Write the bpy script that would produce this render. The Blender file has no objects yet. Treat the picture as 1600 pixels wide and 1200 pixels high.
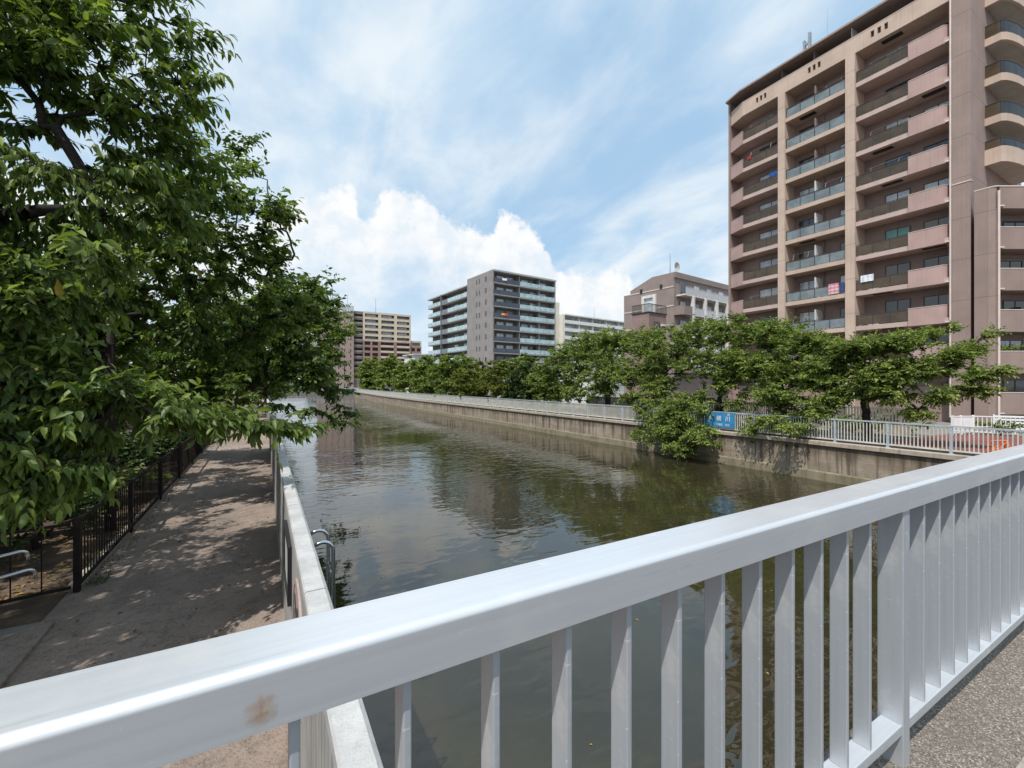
import bpy, math, random
import numpy as np
from math import radians as R, sin, cos, pi, atan2, sqrt, floor

# ------------------------------------------------------------------ camera, sky, sun
S = bpy.context.scene
COL = S.collection
F = 680.0                                   # focal length in pixels of the 1600 px wide photograph
YAW = R(29.7)
SY, CY = sin(YAW), cos(YAW)
cam = bpy.data.cameras.new('camera')
cam.sensor_width = 36; cam.lens = 36 * F / 1600
cam.clip_start = 0.05; cam.clip_end = 5000
co = bpy.data.objects.new('camera', cam); COL.objects.link(co)
co.location = (0, 0, 0); co.rotation_euler = (R(90), 0, -YAW)
S.camera = co

SUN = (-0.45, -0.30, 1.0)
_l = sqrt(sum(c * c for c in SUN)); SUN = tuple(c / _l for c in SUN)
SUN_EL = math.asin(SUN[2]); SUN_AZ = atan2(SUN[0], SUN[1])      # azimuth clockwise from +Y
sl = bpy.data.lights.new('sun', 'SUN'); sl.energy = 3.8; sl.angle = R(0.53); sl.color = (1.0, 0.955, 0.88)
so = bpy.data.objects.new('sun', sl); COL.objects.link(so)
import mathutils
V = mathutils.Vector
so.rotation_euler = V(SUN).to_track_quat('Z', 'Y').to_euler()

S.view_settings.view_transform = 'Standard'
S.view_settings.look = 'None'
S.view_settings.exposure = 0.36
S.view_settings.gamma = 1.0
S.cycles.max_bounces = 8
S.cycles.transparent_max_bounces = 12
S.cycles.use_denoising = True
S.cycles.sample_clamp_indirect = 6

W = bpy.data.worlds.new('World'); S.world = W; W.use_nodes = True
nt = W.node_tree; N = nt.nodes; L = nt.links
for n in list(N): N.remove(n)

class G:
    """tiny node-graph writer"""
    def __init__(s, tree): s.t = tree; s.n = tree.nodes; s.l = tree.links
    def node(s, typ, **kw):
        n = s.n.new(typ)
        for k, v in kw.items():
            setattr(n, k, v)
        return n
    def put(s, sock, val):
        if hasattr(val, 'is_linked'): s.l.new(val, sock)
        elif val is not None: sock.default_value = val
    def math(s, op, a, b=None, c=None, clamp=False):
        n = s.node('ShaderNodeMath', operation=op); n.use_clamp = clamp
        s.put(n.inputs[0], a)
        if b is not None: s.put(n.inputs[1], b)
        if c is not None: s.put(n.inputs[2], c)
        return n.outputs[0]
    def smooth(s, x, lo, hi, a=0.0, b=1.0):
        n = s.node('ShaderNodeMapRange', interpolation_type='SMOOTHSTEP'); n.clamp = True
        s.put(n.inputs[0], x); s.put(n.inputs[1], lo); s.put(n.inputs[2], hi); s.put(n.inputs[3], a); s.put(n.inputs[4], b)
        return n.outputs[0]
    def mix(s, fac, a, b, mode='MIX'):
        n = s.node('ShaderNodeMix', data_type='RGBA', blend_type=mode)
        s.put(n.inputs[0], fac); s.put(n.inputs[6], a if hasattr(a, 'is_linked') else (*a, 1)); s.put(n.inputs[7], b if hasattr(b, 'is_linked') else (*b, 1))
        return n.outputs[2]
    def noise(s, vec, scale, detail=4, rough=0.5, distort=0.0):
        n = s.node('ShaderNodeTexNoise')
        if vec is not None: s.l.new(vec, n.inputs['Vector'])
        n.inputs['Scale'].default_value = scale; n.inputs['Detail'].default_value = detail
        n.inputs['Roughness'].default_value = rough; n.inputs['Distortion'].default_value = distort
        return n.outputs['Fac']
    def mapping(s, vec, scale=(1, 1, 1), loc=(0, 0, 0), rot=(0, 0, 0)):
        n = s.node('ShaderNodeMapping'); s.l.new(vec, n.inputs[0])
        n.inputs['Scale'].default_value = scale; n.inputs['Location'].default_value = loc; n.inputs['Rotation'].default_value = rot
        return n.outputs[0]
    def ramp(s, fac, stops):
        n = s.node('ShaderNodeValToRGB'); s.put(n.inputs[0], fac)
        e = n.color_ramp.elements
        while len(e) < len(stops): e.new(0.5)
        for k, (p, c) in zip(e, stops): k.position = p; k.color = (*c, 1) if len(c) == 3 else c
        return n.outputs[0]

g = G(nt)
sky = g.node('ShaderNodeTexSky', sky_type='NISHITA')
sky.sun_disc = False; sky.sun_elevation = SUN_EL; sky.sun_rotation = SUN_AZ
sky.air_density = 1.0; sky.dust_density = 1.5; sky.ozone_density = 1.2; sky.altitude = 0
tc = g.node('ShaderNodeTexCoord')
sep = g.node('ShaderNodeSeparateXYZ'); L.new(tc.outputs['Generated'], sep.inputs[0])
dx, dy, dz = sep.outputs
hor = g.math('SQRT', g.math('ADD', g.math('MULTIPLY', dx, dx), g.math('MULTIPLY', dy, dy)))
az = g.math('ARCTAN2', dx, dy)
el = g.math('DIVIDE', dz, g.math('MAXIMUM', hor, 0.02))           # tangent of the elevation
# high thin cloud: a flat layer overhead
den = g.math('ADD', g.math('MAXIMUM', dz, 0.0), 0.22)
cb = g.node('ShaderNodeCombineXYZ')
L.new(g.math('DIVIDE', dx, den), cb.inputs[0]); L.new(g.math('DIVIDE', dy, den), cb.inputs[1])
lay = g.mapping(cb.outputs[0], scale=(1.0, 0.55, 1), rot=(0, 0, R(28)), loc=(0.35, 0.15, 0))
n1 = g.noise(lay, 1.25, 7, 0.52, 0.5)
n2 = g.noise(lay, 4.6, 6, 0.58, 0.3)
veil = g.smooth(g.math('ADD', g.math('MULTIPLY', n1, 0.8), g.math('MULTIPLY', n2, 0.2)), 0.36, 0.58, 0.22, 0.96)
veil = g.math('MAXIMUM', veil, g.smooth(el, 0.0, 0.30, 0.9, 0.0))
# cumulus heaps low over the canal
fc = g.node('ShaderNodeFloatCurve'); cv = fc.mapping.curves[0]
A0, A1 = -1.2, 1.4
def azpx(px): return (math.atan((px - 800) / F) + YAW - A0) / (A1 - A0)
def elpx(px, py): return (600 - py) / sqrt(F * F + (px - 800) ** 2)
tops = [(0.0, .30), (azpx(150), .32), (azpx(380), elpx(380, 330)), (azpx(470), elpx(470, 312)), (azpx(545), elpx(545, 288)), (azpx(572), elpx(572, 330)),
        (azpx(612), elpx(612, 292)), (azpx(655), elpx(655, 294)), (azpx(690), elpx(690, 330)), (azpx(735), elpx(735, 345)), (azpx(765), elpx(765, 362)),
        (azpx(785), elpx(785, 334)), (azpx(815), elpx(815, 342)), (azpx(845), elpx(845, 368)), (azpx(875), elpx(875, 408)), (azpx(900), elpx(900, 424)), (azpx(930), elpx(930, 420)),
        (azpx(965), elpx(965, 412)), (azpx(1000), elpx(1000, 450)), (azpx(1090), elpx(1090, 470)), (1.0, .1)]
pts = cv.points
while len(pts) < len(tops): pts.new(0.5, 0.5)
for p, (a, b) in zip(pts, tops): p.location = (a, b); p.handle_type = 'AUTO'
fc.mapping.update()
L.new(g.math('DIVIDE', g.math('SUBTRACT', az, A0), A1 - A0), fc.inputs['Value'])
bil = g.noise(tc.outputs['Generated'], 15, 8, 0.66)
bil2 = g.noise(tc.outputs['Generated'], 42, 5, 0.6)
top = g.math('ADD', fc.outputs[0], g.math('ADD', g.math('MULTIPLY', g.math('SUBTRACT', bil, 0.5), 0.13), g.math('MULTIPLY', g.math('SUBTRACT', bil2, 0.5), 0.06)))
over = g.math('SUBTRACT', top, el)
cum = g.smooth(over, 0.0, 0.030)
cum = g.math('MULTIPLY', cum, g.smooth(over, 0.05, 0.25, 1.0, 0.2))
shade = g.noise(g.mapping(tc.outputs['Generated'], loc=(0.01, -0.02, 0.03)), 15, 8, 0.62)
cumc = g.mix(g.smooth(shade, 0.38, 0.60), (6.3, 6.95, 7.5), (7.75, 7.8, 7.85))
skyc = g.mix(1.0, sky.outputs[0], (1.25, 1.17, 1.06), 'MULTIPLY')
skyc = g.mix(0.72, skyc, (2.7, 4.9, 7.3))
hazec = g.mix(g.smooth(n2, 0.35, 0.65), (5.4, 6.5, 7.45), (6.6, 7.2, 7.65))
c1 = g.mix(veil, skyc, hazec)
c2 = g.mix(cum, c1, cumc)
bg = g.node('ShaderNodeBackground'); L.new(c2, bg.inputs[0]); bg.inputs[1].default_value = 0.1
wo = g.node('ShaderNodeOutputWorld'); L.new(bg.outputs[0], wo.inputs[0])

# ------------------------------------------------------------------ helpers
def ray(px):
    a = (px - 800) / F
    return SY + CY * a, CY - SY * a
def at(px, py, d):
    x, y = ray(px)
    return V((x * d, y * d, (600 - py) / F * d))
def atx(px, py, X):
    x, y = ray(px)
    return at(px, py, X / x)
def along(px, P, D):
    """parameter t where the ground line P + t D stands at picture column px"""
    x, y = ray(px)
    return -(P[0] * y - P[1] * x) / (D[0] * y - D[1] * x)

MATS = {}
def newmat(name):
    m = bpy.data.materials.new(name); m.use_nodes = True
    t = m.node_tree
    for n in list(t.nodes): t.nodes.remove(n)
    return m, G(t)
def principled(g, col, rough=0.6, metal=0.0, spec=0.5, normal=None, **kw):
    p = g.node('ShaderNodeBsdfPrincipled')
    g.put(p.inputs['Base Color'], col if hasattr(col, 'is_linked') else (*col, 1))
    g.put(p.inputs['Roughness'], rough); g.put(p.inputs['Metallic'], metal)
    g.put(p.inputs['Specular IOR Level'], spec)
    if normal is not None: g.l.new(normal, p.inputs['Normal'])
    for k, v in kw.items(): g.put(p.inputs[k], v)
    return p.outputs[0]
def out(g, sh):
    o = g.node('ShaderNodeOutputMaterial'); g.l.new(sh, o.inputs[0])
def bump(g, h, strength=0.3, dist=0.01):
    b = g.node('ShaderNodeBump'); b.inputs['Strength'].default_value = strength; b.inputs['Distance'].default_value = dist
    g.l.new(h, b.inputs['Height']); return b.outputs[0]
def coord(g, kind='Object'):
    return g.node('ShaderNodeTexCoord').outputs[kind]

def plain(name, col, rough=0.6, metal=0.0, var=0.12, scale=3.0, spec=0.4, bmp=0.0):
    """one colour with soft mottling"""
    if name in MATS: return MATS[name]
    m, g = newmat(name); c = coord(g)
    n = g.noise(c, scale, 5, 0.6)
    a = tuple(x * (1 - var) for x in col); b = tuple(min(1, x * (1 + var)) for x in col)
    k = g.mix(g.smooth(n, 0.3, 0.7), a, b)
    nm = bump(g, g.noise(c, scale * 12, 4, 0.6), bmp, 0.01) if bmp else None
    out(g, principled(g, k, rough, metal, spec, nm)); MATS[name] = m; return m

def concrete(name, col, dirt=(0.10, 0.085, 0.065), streak=0.5, scale=1.0, rough=0.85, moss=None):
    """poured concrete: mottled, with rain streaks running down and dark patches"""
    if name in MATS: return MATS[name]
    m, g = newmat(name); c = coord(g)
    n = g.noise(c, 1.3 * scale, 7, 0.65)
    st = g.noise(g.mapping(c, scale=(3.2, 3.2, 0.16)), 1.6 * scale, 6, 0.6)
    fine = g.noise(c, 30 * scale, 4, 0.6)
    k = g.mix(g.smooth(n, 0.3, 0.7), tuple(x * 0.84 for x in col), tuple(x * 1.14 for x in col))
    k = g.mix(g.math('MULTIPLY', g.smooth(st, 0.48, 0.72), streak), k, dirt)
    k = g.mix(g.math('MULTIPLY', g.smooth(fine, 0.45, 0.8), 0.35), k, tuple(x * 0.6 for x in col))
    if moss:
        k = g.mix(g.math('MULTIPLY', g.smooth(g.noise(c, 0.8, 6, 0.7), 0.5, 0.66), 0.6), k, moss)
    out(g, principled(g, k, rough, 0, 0.3, bump(g, g.math('ADD', n, fine), 0.25, 0.02))); MATS[name] = m; return m

def tiled(name, col, floor_h=2.9, var=0.10, joint=0.6, tile=(0.24, 0.075)):
    """facade of small tiles with a joint at each storey"""
    if name in MATS: return MATS[name]
    m, g = newmat(name); c = coord(g)
    s = g.node('ShaderNodeSeparateXYZ'); g.l.new(c, s.inputs[0])
    n = g.noise(c, 0.5, 6, 0.6); n2 = g.noise(g.mapping(c, scale=(4, 4, 0.15)), 1.2, 5, 0.6)
    k = g.mix(g.smooth(n, 0.3, 0.7), tuple(x * (1 - var) for x in col), tuple(x * (1 + var) for x in col))
    k = g.mix(g.math('MULTIPLY', g.smooth(n2, 0.5, 0.75), 0.28), k, tuple(x * 0.62 for x in col))
    fz = g.math('FRACT', g.math('DIVIDE', s.outputs[2], floor_h))
    j = g.math('LESS_THAN', fz, 0.014)
    hx = g.math('ADD', s.outputs[0], s.outputs[1])
    tl = g.math('LESS_THAN', g.math('FRACT', g.math('DIVIDE', hx, tile[0])), 0.09)
    tz = g.math('LESS_THAN', g.math('FRACT', g.math('DIVIDE', s.outputs[2], tile[1])), 0.16)
    k = g.mix(g.math('MULTIPLY', g.math('MAXIMUM', tl, tz), 0.20), k, tuple(x * 0.45 for x in col))
    k = g.mix(g.math('MULTIPLY', j, joint), k, tuple(x * 0.35 for x in col))
    out(g, principled(g, k, 0.7, 0, 0.35)); MATS[name] = m; return m

def glassy(name, col, alpha=1.0, rough=0.06, spec=0.7):
    """window glass, or a tinted see-through panel when alpha < 1"""
    if name in MATS: return MATS[name]
    m, g = newmat(name); c = coord(g)
    n = g.noise(c, 0.9, 4, 0.6)
    k = g.mix(g.smooth(n, 0.35, 0.65), tuple(x * 0.8 for x in col), tuple(min(1, x * 1.2) for x in col))
    p = principled(g, k, rough, 0, spec, bump(g, g.noise(c, 1.6, 2, 0.4), 0.05, 0.02))
    if alpha < 1:
        t = g.node('ShaderNodeBsdfTransparent'); t.inputs[0].default_value = (*[min(1, 0.55 + x) for x in col], 1)
        x = g.node('ShaderNodeMixShader'); x.inputs[0].default_value = alpha
        g.l.new(t.outputs[0], x.inputs[1]); g.l.new(p, x.inputs[2]); p = x.outputs[0]
    out(g, p); MATS[name] = m; return m

class MB:
    """collects polygons and links them as ONE mesh object"""
    def __init__(s): s.v = []; s.f = []; s.m = []
    def poly(s, pts, mi=0):
        i = len(s.v); s.v += [tuple(p) for p in pts]; s.f.append(tuple(range(i, i + len(pts)))); s.m.append(mi)
    def box(s, x0, y0, z0, x1, y1, z1, mi=0):
        x0, x1 = min(x0, x1), max(x0, x1); y0, y1 = min(y0, y1), max(y0, y1); z0, z1 = min(z0, z1), max(z0, z1)
        s.prism([(x0, y0), (x1, y0), (x1, y1), (x0, y1)], z0, z1, mi)
    def prism(s, p, z0, z1, mi=0, mt=None):
        ar = sum(p[i][0] * p[(i + 1) % len(p)][1] - p[(i + 1) % len(p)][0] * p[i][1] for i in range(len(p)))
        if ar < 0: p = p[::-1]
        n = len(p); i = len(s.v)
        s.v += [(a, b, z0) for a, b in p] + [(a, b, z1) for a, b in p]
        s.f.append(tuple(range(i + n - 1, i - 1, -1))); s.m.append(mi)
        s.f.append(tuple(range(i + n, i + 2 * n))); s.m.append(mi if mt is None else mt)
        for k in range(n):
            q = (k + 1) % n
            s.f.append((i + k, i + q, i + n + q, i + n + k)); s.m.append(mi)
    def bar(s, a, b, w, h, mi=0):
        """square bar between two points; w across, h up"""
        a = V(a); b = V(b); d = (b - a).normalized()
        up = V((0, 0, 1)) if abs(d.z) < 0.95 else V((0, 1, 0))
        sd = d.cross(up).normalized() * (w / 2); u = sd.cross(d).normalized() * (h / 2)
        i = len(s.v)
        for p in (a, b):
            s.v += [tuple(p - sd - u), tuple(p + sd - u), tuple(p + sd + u), tuple(p - sd + u)]
        for q in ((3, 2, 1, 0), (4, 5, 6, 7), (0, 1, 5, 4), (1, 2, 6, 5), (2, 3, 7, 6), (3, 0, 4, 7)):
            s.f.append(tuple(i + k for k in q)); s.m.append(mi)
    def tube(s, pts, r, n=8, mi=0, cap=True):
        pts = [V(p) for p in pts]; m = len(pts)
        rs = r if isinstance(r, (list, tuple)) else [r] * m
        i = len(s.v); prev = None
        for k in range(m):
            d = (pts[min(k + 1, m - 1)] - pts[max(k - 1, 0)])
            if d.length < 1e-9: d = V((0, 0, 1))
            d.normalize()
            if prev is None:
                a = d.cross(V((0, 0, 1))) if abs(d.z) < 0.9 else d.cross(V((1, 0, 0)))
            else:
                a = prev - d * prev.dot(d)
            a.normalize(); prev = a; b = d.cross(a)
            for j in range(n):
                t = 2 * pi * j / n
                s.v.append(tuple(pts[k] + (a * cos(t) + b * sin(t)) * rs[k]))
        for k in range(m - 1):
            for j in range(n):
                q = (j + 1) % n
                s.f.append((i + k * n + j, i + k * n + q, i + (k + 1) * n + q, i + (k + 1) * n + j)); s.m.append(mi)
        if cap:
            s.f.append(tuple(i + j for j in range(n - 1, -1, -1))); s.m.append(mi)
            s.f.append(tuple(i + (m - 1) * n + j for j in range(n))); s.m.append(mi)
    def extrude_x(s, prof, x0, x1, mi=0):
        """closed (y, z) outline drawn along x"""
        n = len(prof); i = len(s.v)
        s.v += [(x0, y, z) for y, z in prof] + [(x1, y, z) for y, z in prof]
        for k in range(n):
            q = (k + 1) % n
            s.f.append((i + k, i + q, i + n + q, i + n + k)); s.m.append(mi)
        s.f.append(tuple(range(i + n - 1, i - 1, -1))); s.m.append(mi)
        s.f.append(tuple(range(i + n, i + 2 * n))); s.m.append(mi)
    def sweep(s, path, prof, mi=0, closed=True):
        """outline of (offset to the right of the path, z) swept along a ground polyline, mitred"""
        n = len(path); m = len(prof); i = len(s.v)
        for k in range(n):
            p = V((*path[k], 0)); a = (V((*path[k], 0)) - V((*path[k - 1], 0))).normalized() if k else None
            b = (V((*path[k + 1], 0)) - p).normalized() if k < n - 1 else None
            a = a or b; b = b or a
            t = (a + b).normalized(); nr = V((t.y, -t.x, 0)); sc = 1 / max(0.3, t.dot(a))
            for o, z in prof:
                q = p + nr * (o * sc); s.v.append((q.x, q.y, z))
        for k in range(n - 1):
            for j in range(m if closed else m - 1):
                q = (j + 1) % m
                s.f.append((i + k * m + j, i + k * m + q, i + (k + 1) * m + q, i + (k + 1) * m + j)); s.m.append(mi)
        if closed:
            s.f.append(tuple(i + j for j in range(m - 1, -1, -1))); s.m.append(mi)
            s.f.append(tuple(i + (n - 1) * m + j for j in range(m))); s.m.append(mi)
    def mesh(s, name, mats, smooth=False, fix=True):
        me = bpy.data.meshes.new(name)
        me.from_pydata(s.v, [], s.f)
        for k in (mats if isinstance(mats, (list, tuple)) else [mats]): me.materials.append(k)
        me.polygons.foreach_set('material_index', s.m)
        if fix:
            import bmesh
            bm = bmesh.new(); bm.from_mesh(me); bmesh.ops.recalc_face_normals(bm, faces=bm.faces); bm.to_mesh(me); bm.free()
        if smooth: me.shade_smooth()
        me.update(); return me
    def build(s, name, mats, parent=None, smooth=False, loc=(0, 0, 0), rz=0, fix=True):
        return put(name, s.mesh(name, mats, smooth, fix), parent, loc, rz)

def put(name, me, parent=None, loc=(0, 0, 0), rz=0):
    o = bpy.data.objects.new(name, me); COL.objects.link(o)
    o.parent = parent; o.location = loc; o.rotation_euler = (0, 0, rz)
    return o
def bevel(o, w, seg=2):
    m = o.modifiers.new('bevel', 'BEVEL'); m.width = w; m.segments = seg; m.limit_method = 'ANGLE'; m.angle_limit = R(40); return o
def tag(o, label, cat, group=None):
    o['label'] = label; o['category'] = cat
    if group: o['group'] = group
    return o
def thing(name, label, cat, loc=(0, 0, 0), rz=0, group=None):
    return tag(put(name, None, None, loc, rz), label, cat, group)
def kind(o, k='structure'):
    o['kind'] = k; return o
def dup(root, loc=None, rz=None, label=None):
    r = root.copy(); COL.objects.link(r)
    if loc is not None: r.location = loc
    if rz is not None: r.rotation_euler = (0, 0, rz)
    if label: r['label'] = label
    for ch in list(root.children):
        c = ch.copy(); COL.objects.link(c); c.parent = r
        for gch in list(ch.children):
            d = gch.copy(); COL.objects.link(d); d.parent = c
    return r

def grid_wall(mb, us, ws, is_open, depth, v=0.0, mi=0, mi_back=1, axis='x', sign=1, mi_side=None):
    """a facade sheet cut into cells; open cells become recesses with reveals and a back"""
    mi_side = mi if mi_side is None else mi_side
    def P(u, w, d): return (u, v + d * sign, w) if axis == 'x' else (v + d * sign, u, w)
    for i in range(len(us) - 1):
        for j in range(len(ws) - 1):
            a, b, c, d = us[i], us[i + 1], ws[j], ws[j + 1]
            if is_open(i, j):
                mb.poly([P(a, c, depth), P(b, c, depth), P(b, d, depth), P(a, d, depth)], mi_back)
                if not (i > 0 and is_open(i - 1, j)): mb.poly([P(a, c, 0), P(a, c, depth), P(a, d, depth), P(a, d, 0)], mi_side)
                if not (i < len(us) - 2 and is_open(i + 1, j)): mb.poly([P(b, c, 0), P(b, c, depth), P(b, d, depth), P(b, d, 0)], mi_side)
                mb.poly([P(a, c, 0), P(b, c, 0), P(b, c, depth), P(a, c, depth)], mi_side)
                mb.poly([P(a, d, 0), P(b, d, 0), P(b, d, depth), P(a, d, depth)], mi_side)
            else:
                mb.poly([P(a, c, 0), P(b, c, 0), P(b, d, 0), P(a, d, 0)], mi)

_win = {}
def window(parent, u, v, w, wd, ht, frame, pane, split=2, axis='x', name='window'):
    """framed window standing at (u, v), sill at w; axis is the wall it lies along"""
    key = (round(wd, 2), round(ht, 2), frame.name, split, axis)
    if key not in _win:
        f = MB(); t = 0.05
        def bx(a, c, b, d, n0, n1):
            if axis == 'x': f.box(a, n0, c, b, n1, d)
            else: f.box(n0, a, c, n1, b, d)
        bx(0, 0, wd, t, -0.06, 0.0); bx(0, ht - t, wd, ht, -0.06, 0.0)
        bx(0, t, t, ht - t, -0.06, 0.0); bx(wd - t, t, wd, ht - t, -0.06, 0.0)
        for k in range(1, split):
            x = wd * k / split; bx(x - t / 2, t, x + t / 2, ht - t, -0.055, -0.005)
        p = MB()
        if axis == 'x': p.box(t, -0.03, t, wd - t, -0.012, ht - t)
        else: p.box(-0.03, t, t, -0.012, wd - t, ht - t)
        _win[key] = (f.mesh('window_frame', [frame]), p)
        _win[key + ('panes',)] = {}
    fm, p = _win[key]
    panes = _win[key + ('panes',)]
    if pane.name not in panes: panes[pane.name] = p.mesh('pane', [pane])
    loc = (u, v, w)
    o = put(name, fm, parent, loc)
    put('pane', panes[pane.name], o)
    return o
# ------------------------------------------------------------------ materials with a story of their own
def water_mat():
    m, g = newmat('water'); c = coord(g)
    big = g.noise(c, 0.10, 3, 0.5)
    calm = g.smooth(big, 0.38, 0.62, 0.24, 1.0)
    a = g.noise(g.mapping(c, scale=(0.8, 1.45, 1), rot=(0, 0, R(-25))), 1.7, 1, 0.4, 0.8)
    b = g.noise(g.mapping(c, scale=(1.0, 1.7, 1), rot=(0, 0, R(-40))), 5.2, 1, 0.5, 0.5)
    w = g.noise(g.mapping(c, scale=(0.6, 1.0, 1), rot=(0, 0, R(10))), 0.55, 1, 0.4, 0.6)
    h = g.math('ADD', g.math('MULTIPLY', a, 1.0), g.math('ADD', g.math('MULTIPLY', b, 0.10), g.math('MULTIPLY', w, 1.1)))
    h = g.math('MULTIPLY', h, calm)
    bm = g.node('ShaderNodeBump'); bm.inputs['Strength'].default_value = 1.0; bm.inputs['Distance'].default_value = 0.027
    g.l.new(h, bm.inputs['Height'])
    col = g.mix(g.smooth(g.noise(c, 0.3, 4, 0.6), 0.35, 0.65), (0.024, 0.022, 0.011), (0.034, 0.030, 0.014))
    out(g, principled(g, col, 0.02, 0, 0.5, bm.outputs[0], IOR=1.65)); return m

def alu_mat(name='aluminium', col=(0.72, 0.735, 0.76), axis=0, rough=0.36, metal=0.62):
    m, g = newmat(name); c = coord(g)
    sc = [110, 110, 110]; sc[axis] = 1.6
    br = g.noise(g.mapping(c, scale=tuple(sc)), 1.0, 4, 0.6)
    bl = g.noise(c, 5.5, 6, 0.65)
    sp = g.noise(c, 60, 3, 0.6)
    scr = g.noise(g.mapping(c, scale=(14, 14, 90), rot=(R(35), R(25), 0)), 1.0, 2, 0.5)
    k = g.mix(g.smooth(br, 0.3, 0.7), tuple(x * 0.97 for x in col), tuple(min(1, x * 1.03) for x in col))
    k = g.mix(g.math('MULTIPLY', g.smooth(bl, 0.53, 0.66), 0.42), k, (0.80, 0.79, 0.77))
    k = g.mix(g.math('MULTIPLY', g.smooth(scr, 0.70, 0.76), 0.5), k, (0.86, 0.86, 0.86))
    k = g.mix(g.math('MULTIPLY', g.smooth(sp, 0.69, 0.76), 0.55), k, (0.88, 0.88, 0.87))
    ln = g.noise(g.mapping(c, scale=(3, 60, 60) if axis == 0 else (60, 60, 3), rot=(R(8), R(6), R(4))), 1.0, 3, 0.6)
    k = g.mix(g.math('MULTIPLY', g.smooth(ln, 0.64, 0.68), 0.35), k, tuple(x * 0.72 for x in col))
    gr2 = g.noise(c, 2.2, 6, 0.7)
    k = g.mix(g.math('MULTIPLY', g.smooth(gr2, 0.56, 0.72), 0.3), k, (0.42, 0.41, 0.40))
    rr = g.math('ADD', g.math('MULTIPLY', br, 0.07), g.math('ADD', g.math('MULTIPLY', bl, 0.14), rough - 0.10))
    out(g, principled(g, k, rr, metal, 0.5, bump(g, br, 0.025, 0.002))); return m

def leaf_mat(name, dark, mid, light, trans, tw=0.30, rough=0.42, odd=None):
    m, g = newmat(name)
    at_ = g.node('ShaderNodeAttribute'); at_.attribute_name = 'tint'
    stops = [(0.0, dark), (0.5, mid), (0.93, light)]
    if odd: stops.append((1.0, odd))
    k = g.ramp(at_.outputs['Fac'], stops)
    p = principled(g, k, rough, 0, 0.35)
    t = g.node('ShaderNodeBsdfTranslucent'); g.l.new(g.mix(1.0, k, trans, 'MULTIPLY'), t.inputs[0])
    x = g.node('ShaderNodeMixShader'); x.inputs[0].default_value = tw
    g.l.new(p, x.inputs[1]); g.l.new(t.outputs[0], x.inputs[2])
    out(g, x.outputs[0]); return m

def bark_mat():
    m, g = newmat('bark'); c = coord(g)
    n = g.noise(g.mapping(c, scale=(3, 3, 9)), 2.5, 6, 0.65)
    k = g.ramp(n, [(0.3, (0.012, 0.010, 0.009)), (0.55, (0.035, 0.028, 0.024)), (0.8, (0.075, 0.065, 0.055))])
    out(g, principled(g, k, 0.85, 0, 0.25, bump(g, n, 0.6, 0.02))); return m

def path_mat():
    m, g = newmat('path_soil'); c = coord(g)
    a = g.noise(c, 0.6, 7, 0.65); b = g.noise(c, 7, 7, 0.72); d = g.noise(c, 55, 4, 0.7); e = g.noise(g.mapping(c, scale=(2.2, .35, 1)), 1.1, 5, .6)
    k = g.mix(g.smooth(a, 0.35, 0.65), (0.215, 0.175, 0.152), (0.33, 0.265, 0.23))
    k = g.mix(g.math('MULTIPLY', g.smooth(e, 0.5, 0.7), 0.5), k, (0.38, 0.295, 0.25))
    k = g.mix(g.math('MULTIPLY', g.smooth(b, 0.46, 0.66), 0.6), k, (0.16, 0.13, 0.11))
    k = g.mix(g.math('MULTIPLY', g.smooth(d, 0.54, 0.70), 0.65), k, (0.38, 0.32, 0.27))
    k = g.mix(g.math('MULTIPLY', g.smooth(d, 0.46, 0.34), 0.6), k, (0.07, 0.055, 0.045))
    out(g, principled(g, k, 0.92, 0, 0.2, bump(g, g.math('ADD', b, d), 0.9, 0.018))); return m

def aggregate_mat():
    m, g = newmat('exposed_aggregate'); c = coord(g)
    v = g.node('ShaderNodeTexVoronoi'); g.l.new(c, v.inputs['Vector']); v.inputs['Scale'].default_value = 210
    s = g.node('ShaderNodeSeparateColor'); g.l.new(v.outputs['Color'], s.inputs[0])
    k = g.ramp(s.outputs[0], [(0.0, (0.075, 0.065, 0.055)), (0.45, (0.15, 0.13, 0.11)), (0.85, (0.22, 0.195, 0.165)), (1.0, (0.42, 0.39, 0.35))])
    a = g.noise(c, 3, 5, 0.6)
    k = g.mix(g.math('MULTIPLY', g.smooth(a, 0.45, 0.7), 0.45), k, (0.12, 0.10, 0.08))
    h = g.math('SUBTRACT', 1.0, v.outputs['Distance'])
    out(g, principled(g, k, 0.75, 0, 0.4, bump(g, h, 0.7, 0.004))); return m

def fluted_mat():
    """wall face cast with fine upright grooves"""
    m, g = newmat('fluted_concrete'); c = coord(g)
    s = g.node('ShaderNodeSeparateXYZ'); g.l.new(c, s.inputs[0])
    w = g.math('ABSOLUTE', g.math('SUBTRACT', g.math('FRACT', g.math('MULTIPLY', s.outputs[1], 9.0)), 0.5))
    n = g.noise(c, 1.6, 6, 0.65); st = g.noise(g.mapping(c, scale=(1, 3, 0.2)), 2.0, 5, 0.6)
    k = g.mix(g.smooth(n, 0.3, 0.7), (0.27, 0.265, 0.255), (0.39, 0.38, 0.365))
    k = g.mix(g.math('MULTIPLY', g.smooth(st, 0.5, 0.75), 0.55), k, (0.15, 0.145, 0.135))
    out(g, principled(g, k, 0.85, 0, 0.3, bump(g, g.smooth(w, 0.12, 0.3), 0.8, 0.012))); return m

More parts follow.
